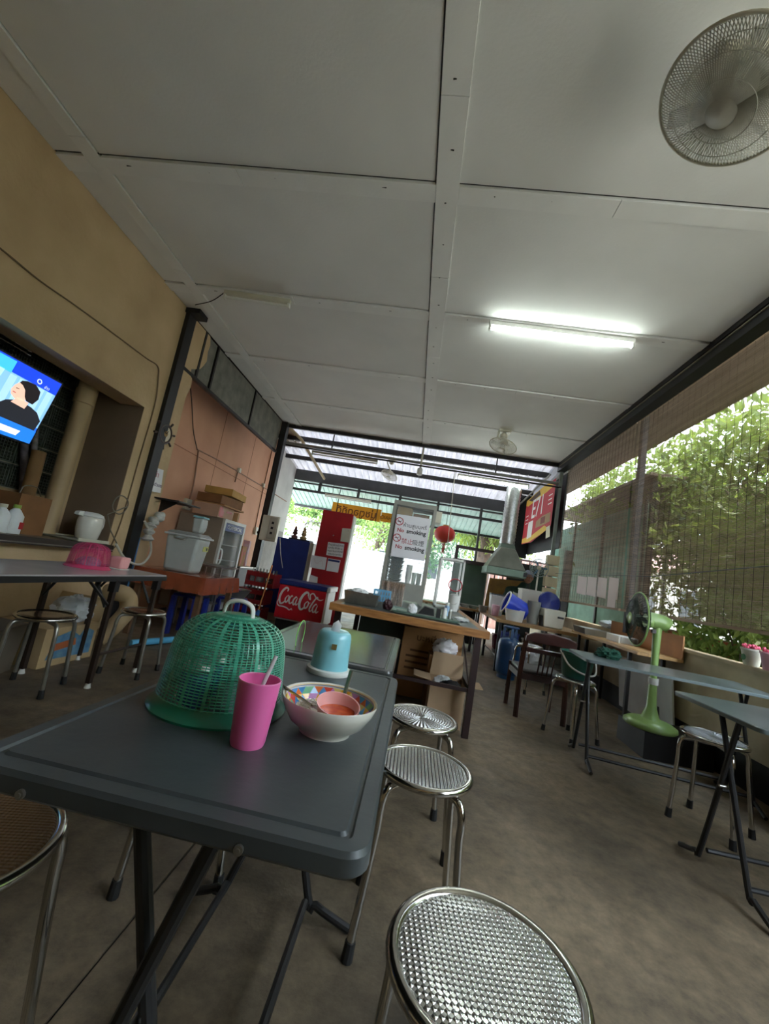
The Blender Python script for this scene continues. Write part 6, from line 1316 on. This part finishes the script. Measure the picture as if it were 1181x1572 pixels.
def orbit(lab, c_attach, c_cage, nrm, R_, mg):
    T = Vector(nrm).normalized().to_track_quat('Z', 'Y').to_matrix().to_4x4()
    t, T2 = cage_fan('ceiling_fan', lab, Vector(c_cage), R_, R_*.28, T, mg, mat('clear_blade', (170, 170, 160), .25, var=.05, alpha=.3), mg if R_ > .22 else M_offw, 3, 130 if R_ > .2 and c_cage[1] < 3 else 40, M_offw)
    ca_ = Vector(c_attach); B('mount_plate', M_offw, (ca_.x-.09, ca_.x+.09, ca_.y-.07, ca_.y+.07, ca_.z-.035, ca_.z), t, bevel=.006)
    back = Vector(c_cage)-Vector(nrm).normalized()*R_*.5
    MB().tube(crom([ca_+Vector((-.07, 0, -.03)), ca_+Vector((-.08, 0, -.12)), back+Vector((0, 0, .0))], 5), .014, 8).build('yoke', M_offw, t); MB().ball(ca_+Vector((0, 0, -.09)), .055, 14, 9).build('gear_case', M_offw, t)
    return t
M_gcage = mat('dusty_cage', (176, 174, 160), .5, var=.15, scale=12)
cf = A(1122, 152, 'z', 3.02)
orbit('big orbit fan in a dusty wire cage at the upper right', (cf.x+.10, cf.y+.12, ZC-.001), cf, (-.45, .10, -1), .25, M_gcage)
cf = A(772, 685, 'z', 3.14); ca_ = A(768, 660, 'z', ZC)
orbit('cream orbit fan on the ceiling in front of the metal roof', (cf.x, cf.y+.02, ZC-.001), cf, (-.25, -.2, -1), .20, M_offw)
cf = A(598, 730, 'y', 8.4)
orbit('small orbit fan hanging under the ribbed metal roof', (cf.x, 8.4, 3.40), cf, (-.3, -.35, -1), .18, M_offw)
bl = A(645, 722, 'y', 7.2)
bu = thing('bulb_holder', 'hanging lamp holder with a long clear bulb below the crossing pipe', 'lamp', tuple(bl))
MB().cyl((bl.x, 7.2, bl.z), (bl.x, 7.2, 3.9-.35), .018).build('rod', M_offw, bu); MB().lathe([(.02, .05), (.05, .02), (.052, -.08), (.03, -.09), (1e-4, -.09)], (bl.x, 7.2, bl.z), 18).build('holder', M_white, bu)
MB().cyl((bl.x, 7.2, bl.z-.09), (bl.x, 7.2, bl.z-.32), .018).build('bulb', M_glass, bu)
MB().tube([(A(697, 735, 'y', 7.25).x, 7.25, 3.06), A(686, 850, 'y', 7.25)], .006, 5).build('pull_cord', M_offw, label='white cord hanging from the crossing pipe', cat='cord')
MB().tube([(2.1, 7.4, 3.25), (2.02, 9.7, 2.95)], .02, 6).build('side_conduit', M_alu, label='pale conduit slanting along the top of the banner', cat='conduit')
# ------------------------------------------------------------------ bamboo blinds
M_reed = mat('brown_reed', (176, 152, 130), .7, scale=3, rgb2=(136, 112, 94), stretch=(1, .4, 6))
M_cord = mat('blind_cord', (60, 48, 42), .8, var=.1)
ZB0, ZB1 = 1.07, 3.27; XBL = 2.30
for k, (ya, yb, lab) in enumerate(((4.86, 7.08, 'farthest bamboo blind beside the kitchen'), (1.30, 4.82, 'bamboo blind behind the green fan in front of the trees'))):
    t = thing('bamboo_blind', lab, 'blind', (XBL, (ya+yb)/2, ZB0), 'bamboo blinds')
    n = 235; vs = []; fs = []
    yy_ = np.linspace(ya, yb, 7)
    for i in range(n):
        z = ZB0+.02+(ZB1-ZB0-.03)*i/(n-1); wv = rng.uniform(-.0012, .0012); r = .0024 if rng.uniform() > .08 else .0032
        b0 = len(vs)
        for y in yy_:
            zz = z+wv+.0009*math.sin(y*3+i); xx = XBL+.006*math.sin(z*2.3+y*1.1)
            vs += [(xx-r*.5, y, zz), (xx+r*.4, y, zz+r), (xx+r*.4, y, zz-r)]
        for j in range(len(yy_)-1):
            for q in range(3): a0 = b0+j*3+q; a1 = b0+j*3+(q+1) % 3; fs.append((a0, a1, a1+3, a0+3))
    b = MB(); b.v = vs; b.f = fs; b.build('reeds', M_reed, t, kind='stuff', smooth=0)
    b = MB(); y = ya+.05
    while y < yb:
        b.tube([(XBL-.003+.003*math.sin(z*40+y), y+.004*math.sin(z*7), z) for z in np.linspace(ZB0, ZB1, 14)], .0018, 3); y += .085
    b.build('cords', M_cord, t, kind='stuff', smooth=0)
    B('bottom_rail', M_reed, (XBL-.012, XBL+.012, ya, yb, ZB0-.012, ZB0+.014), t); B('top_rail', M_reed, (XBL-.012, XBL+.012, ya, yb, ZB1, ZB1+.03), t)
pq = A(980, 760, 'x', 2.42)
B('blind_post', M_black, (2.40, 2.46, pq.y-.03, pq.y+.04, .83, 3.6), label='dark post behind the bamboo blinds', cat='post')
B('blind_post', M_black, (2.40, 2.46, .6, .68, .83, 3.6), label='dark post beyond the right picture edge', cat='post')
# eave outside
ze = A(1185, 589, 'x', 3.3).z
MB().add([(2.3, -3, 3.62), (2.3, 10, 3.62), (3.3, 10, ze), (3.3, -3, ze), (2.3, -3, 3.64), (2.3, 10, 3.64), (3.3, 10, ze+.02), (3.3, -3, ze+.02)], [(0, 1, 2, 3), (7, 6, 5, 4), (3, 2, 6, 7), (0, 3, 7, 4), (1, 5, 6, 2)]).build('roof', mat('old_brown_roof', (120, 104, 94), .8, var=.15, scale=3), kind='structure', smooth=0)
struct('roof', mat('light_stop_roof', (120, 118, 112), .8, var=.1), (-4.2, 2.3, Y0, 7.2, 3.66, 3.70))  # unseen cover added over the ceiling to stop light leaking in
# ------------------------------------------------------------------ outside: plants, fences, street
def leaf_mat(n_, c1, c2, tr=.35):
    m = mat(n_, c1, .5, scale=1.7, rgb2=c2, detail=8); nt_ = m.node_tree; b = nt_.nodes['Principled BSDF']
    tb_ = nt_.nodes.new('ShaderNodeBsdfTranslucent'); mx_ = nt_.nodes.new('ShaderNodeMixShader'); mx_.inputs[0].default_value = tr
    rp_ = [n for n in nt_.nodes if n.type == 'VALTORGB'][0]; nt_.links.new(rp_.outputs[0], tb_.inputs['Color'])
    o_ = nt_.nodes['Material Output']; nt_.links.new(b.outputs[0], mx_.inputs[1]); nt_.links.new(tb_.outputs[0], mx_.inputs[2]); nt_.links.new(mx_.outputs[0], o_.inputs['Surface'])
    return m
LM = [leaf_mat('leaf_fresh', (136, 152, 66), (74, 94, 42), .5), leaf_mat('leaf_mid', (92, 122, 54), (50, 78, 36), .45), leaf_mat('leaf_pale', (140, 162, 84), (92, 124, 58)), leaf_mat('leaf_blueish', (88, 120, 88), (50, 84, 60))]
def leaves(name, m, parent, c, rad, n, size, droop=.3, asp=.42, shell=.5, seed=0):
    g = np.random.default_rng(seed)
    d = g.normal(size=(n, 3)); d /= np.linalg.norm(d, axis=1)[:, None]; r = (shell+(1-shell)*g.uniform(size=n))[:, None]
    cl = g.normal(size=(max(6, n//60), 3)); cl /= np.linalg.norm(cl, axis=1)[:, None]; cl *= g.uniform(.45, 1, (len(cl), 1))
    P = cl[g.integers(0, len(cl), n)]+d*r*.32
    P = np.array(c)+P*np.array(rad)
    ax = g.normal(size=(n, 3)); ax[:, 2] -= droop*2; ax /= np.linalg.norm(ax, axis=1)[:, None]
    sd = np.cross(ax, g.normal(size=(n, 3))); sd /= np.linalg.norm(sd, axis=1)[:, None]
    s = (size*g.uniform(.6, 1.25, n))[:, None]; nr = np.cross(ax, sd)*s*.12
    V_ = np.stack([P-ax*s*.5, P+sd*s*asp*.5+nr, P+ax*s*.5, P-sd*s*asp*.5+nr], 1).reshape(-1, 3)
    base = np.array(parent['_w']); V_ = V_-base
    me = bpy.data.meshes.new(name); F_ = np.arange(4*n).reshape(-1, 4)
    tri = np.concatenate([F_[:, [0, 1, 2]], F_[:, [0, 2, 3]]])
    me.from_pydata(V_.tolist(), [], tri.tolist()); me.materials.append(m); me.update()
    o = bpy.data.objects.new(name, me); sc.collection.objects.link(o); o.parent = parent; o['kind'] = 'stuff'; return o
M_bark = mat('grey_bark', (92, 78, 64), .9, scale=8, rgb2=(60, 50, 42), bump=.4)
def tree(name, lab, x, y, zc, rad, n, size, m, th=.07, lean=(0, 0), seed=0, cat='tree', group=None, z0=-.06, **k):
    t = thing(name, lab, cat, (x, y, z0), group); top = Vector((x+lean[0], y+lean[1], zc))
    MB().tube(crom([(x, y, z0), (x+lean[0]*.2+.03, y+lean[1]*.2, zc*.35), (x+lean[0]*.6-.03, y+lean[1]*.6, zc*.7), top], 5), th, 8, rs=[th*(1-.5*i/15) for i in range(16)]).build('trunk', M_bark, t)
    g = np.random.default_rng(seed+50)
    for i in range(7):
        s0 = Vector((x+lean[0]*.7, y+lean[1]*.7, zc*(.5+.07*i))); e = top+Vector((g.uniform(-.9, .9)*rad[0], g.uniform(-.9, .9)*rad[1], g.uniform(-.5, .8)*rad[2]))
        MB().tube(crom([s0, (s0+e)/2+Vector((0, 0, .1)), e], 4), th*.3, 5, rs=[th*.4*(1-.8*j/8) for j in range(9)]).build('branch', M_bark, t)
    leaves('foliage', m, t, (top.x, top.y, top.z), rad, n, size, seed=seed, **k); return t
tree('tree', 'bright leafy tree outside behind the green fan', 4.4, 5.4, 2.7, (1.3, 1.9, 1.5), 7500, .17, LM[0], seed=1)
tree('tree', 'broad leaved tree outside at the right picture edge', 4.2, 3.1, 2.4, (1.1, 1.3, 1.25), 4600, .19, LM[0], seed=2)
tree('tree', 'darker tree standing beyond the two bright trees', 6.5, 7.0, 2.2, (1.8, 2.6, 1.6), 7000, .2, LM[1], seed=3)
tree('tree', 'fine leaved tree outside the farthest blind', 4.6, 9.2, 3.1, (1.4, 2.4, 1.9), 9000, .14, LM[0], seed=4)
tree('tree', 'low shrub outside filling the gap below the blinds', 3.38, 4.6, .95, (.42, 1.6, .5), 2600, .12, LM[2], th=.03, seed=5, cat='shrub')
tree('tree', 'pale tall tree at the right beyond the frame edge', 6.0, 1.4, 2.4, (1.3, 1.4, 1.5), 3500, .2, LM[2], seed=6)
tree('shrub', 'small leafy plant just outside the sill right of the fan', 2.95, 3.75, .98, (.22, .40, .22), 420, .10, LM[0], th=.012, seed=7, cat='shrub')
tree('shrub', 'potted leafy plant outside beyond the flower pots', 2.95, 3.1, 1.05, (.2, .30, .2), 300, .12, LM[2], th=.012, seed=8, cat='shrub')
tree('tree', 'distant dark green tree mass beyond the garden', 11, 6, 3.0, (2.5, 7, 2.6), 9000, .34, LM[1], th=.15, seed=9)
tree('tree', 'distant green tree mass far right beyond the garden', 10, -2, 2.6, (2.5, 4.5, 2.4), 5000, .34, LM[1], th=.15, seed=19)
bwl = thing('brick_wall', 'low orange brick wall outside beyond the sill plants', 'wall', (4.0, 4.6, -.06))
M_brk = mat('orange_brick', (196, 112, 72), .8, scale=20, rgb2=(160, 84, 54)); B('mortar', mat('mortar', (170, 150, 130), .9, var=.1), (3.96, 4.04, 2.5, 6.9, -.06, .93), bwl)
for r_ in range(8):
    for k in range(20): B('brick', M_brk, (3.945, 3.96, 2.5+.22*k+(.11 if r_ % 2 else 0), 2.70+.22*k+(.11 if r_ % 2 else 0), .0+.115*r_, .105+.115*r_), bwl)
nf = thing('net_fence', 'teal green net fence outside below the farthest blind', 'fence', (3.3, 8.2, -.06))
B('net', mat('teal_net', (112, 150, 132), .7, scale=4, rgb2=(84, 118, 104)), (3.3, 3.31, 6.4, 10.5, -.06, 2.75), nf)
for y in (6.4, 7.8, 9.2, 10.45): B('post', M_dark, (3.27, 3.3, y, y+.05, -.06, 2.85), nf)
hs_ = thing('white_house', 'pale house with grey roof beyond the garden trees', 'building', (9.5, 12, -.06))
B('wall', mat('house_wall', (206, 200, 190), .8, var=.06), (8, 12, 9, 16, -.06, 2.6), hs_)
MB().prism([(7.6, 2.6), (12.4, 2.6), (10, 4.2)], (0, 16.4, 0), (1, 0, 0), (0, 0, 1), 7.8).build('roof', mat('house_roof', (150, 110, 100), .8, var=.1), hs_, smooth=0)
for y in (10, 12.4, 14.6): B('window', mat('window_dark', (70, 76, 80), .2, var=.1), (7.97, 8.0, y, y+.9, 1.0, 2.0), hs_)
rf_ = thing('railing', 'white barred railing with pinkish wall behind under the black tarpaulin', 'railing', (3.2, 12.5, -.06))
B('pink_wall', mat('pink_wall', (214, 170, 160), .8, var=.08), (2.2, 5.2, 12.6, 12.7, -.06, 2.1), rf_)
for k in range(24): B('bar', M_white if k % 2 else M_rleg, (2.3+.12*k, 2.33+.12*k, 12.5, 12.53, .3, 2.05), rf_)
B('top_rail', M_rleg, (2.2, 5.2, 12.49, 12.54, 2.05, 2.1), rf_); B('low_rail', M_rleg, (2.2, 5.2, 12.49, 12.54, .28, .33), rf_)
tree('tree', 'thick trunked tree with hanging leaves beyond the front opening', 2.0, 13.6, 3.9, (1.9, 1.4, 1.9), 6500, .2, LM[0], th=.36, lean=(.2, .2), seed=10, droop=1.2)
tree('tree', 'light green feathery tree above the white gate', -1.9, 16, 3.3, (2.3, 1.6, 1.7), 6500, .15, LM[2], th=.1, lean=(.5, 0), seed=11, droop=.8)
tree('tree', 'pale green tree at the far left of the front opening', -6.0, 15, 3.0, (2.1, 1.6, 1.9), 5000, .16, LM[2], th=.12, lean=(.2, 0), seed=12)
tree('tree', 'bluish green tree beyond the red lantern', .4, 19, 3.4, (2.4, 1.6, 2.0), 5000, .22, LM[3], th=.14, seed=13)
gt = thing('white_gate', 'white slatted gate across the street outside the front', 'gate', (-1.6, 13.4, -.06))
M_gate = mat('white_gate_paint', (196, 198, 198), .5, var=.05)
for k in range(11): B('slat', M_gate, (-4.6, .35, 13.4, 13.43, .0+.15*k, .135+.15*k), gt)
for x in (-4.6, -3.0, -1.4, -.2, .3): B('upright', M_gate, (x, x+.06, 13.36, 13.4, -.06, 1.7), gt)
hb2 = thing('street_building', 'low pale building behind the trees across the street', 'building', (-2, 22, -.06))
B('wall', mat('street_wall', (220, 220, 214), .8, var=.06), (-9, 6, 22, 26, -.06, 3.0), hb2); B('roof', mat('street_roof', (150, 150, 150), .7, var=.08), (-9.3, 6.3, 21.6, 26.4, 3.0, 3.2), hb2)
for x in (-7.5, -5, -2.5, 0, 2.5): B('window', MATS['window_dark'], (x, x+1.1, 21.97, 22.0, 1.1, 2.1), hb2)
tree('tree', 'tall tree row behind the pale street building', -3, 28, 5.0, (9, 2, 3.2), 9000, .5, LM[1], th=.3, seed=14)
# yellow hanging shop sign (seen from its back)
yy_ = 10.35
P = [A(p, q_, 'y', yy_) for p, q_ in ((512, 769), (586, 784), (583, 802), (508, 788))]
sg = thing('shop_sign', 'orange yellow hanging banner with dark Thai letters read from behind', 'sign', tuple(P[0]))
M_ysg = mat('orange_yellow', (242, 168, 30), .6, var=.04, emit=0)
x0_, x1_, z0_, z1_ = (P[0].x+P[3].x)/2, (P[1].x+P[2].x)/2, (P[3].z+P[2].z)/2, (P[0].z+P[1].z)/2
B('cloth', M_ysg, (x0_, x1_, yy_, yy_+.01, z0_, z1_), sg); B('side_cloth', M_ysg, (x1_+.01, x1_+.28, yy_, yy_+.01, z0_+.02, z1_-.06), sg)
text('นู่ชตูอดกีดี', (z1_-z0_)*.80, mat('brown_letter', (120, 66, 20), .7, var=0), ((x0_+x1_)/2, yy_-.004, (z0_+z1_)/2-.02), (-1, 0, 0), (0, 0, 1), sg, bold=.004)
text('HAID', (z1_-z0_)*.4, MATS['brown_letter'], (x1_+.145, yy_-.004, (z0_+z1_)/2-.03), (-1, 0, 0), (0, 0, 1), sg)
for x in (x0_+.12, x1_-.12): B('strap', M_dark, (x, x+.02, yy_-.006, yy_-.001, z0_-.02, 2.95), sg)

B('carport_roof', mat('brown_carport', (110, 92, 80), .8, var=.1), (3.4, 6.5, 6.6, 11.5, 3.25, 3.3), label='brown carport roof outside above the farthest blind', cat='roof')
for x, y in ((3.5, 6.7), (6.4, 6.7), (3.5, 11.4), (6.4, 11.4)): B('carport_post', M_dark, (x, x+.08, y, y+.08, -.06, 3.25), bpy.data.objects['carport_roof'])
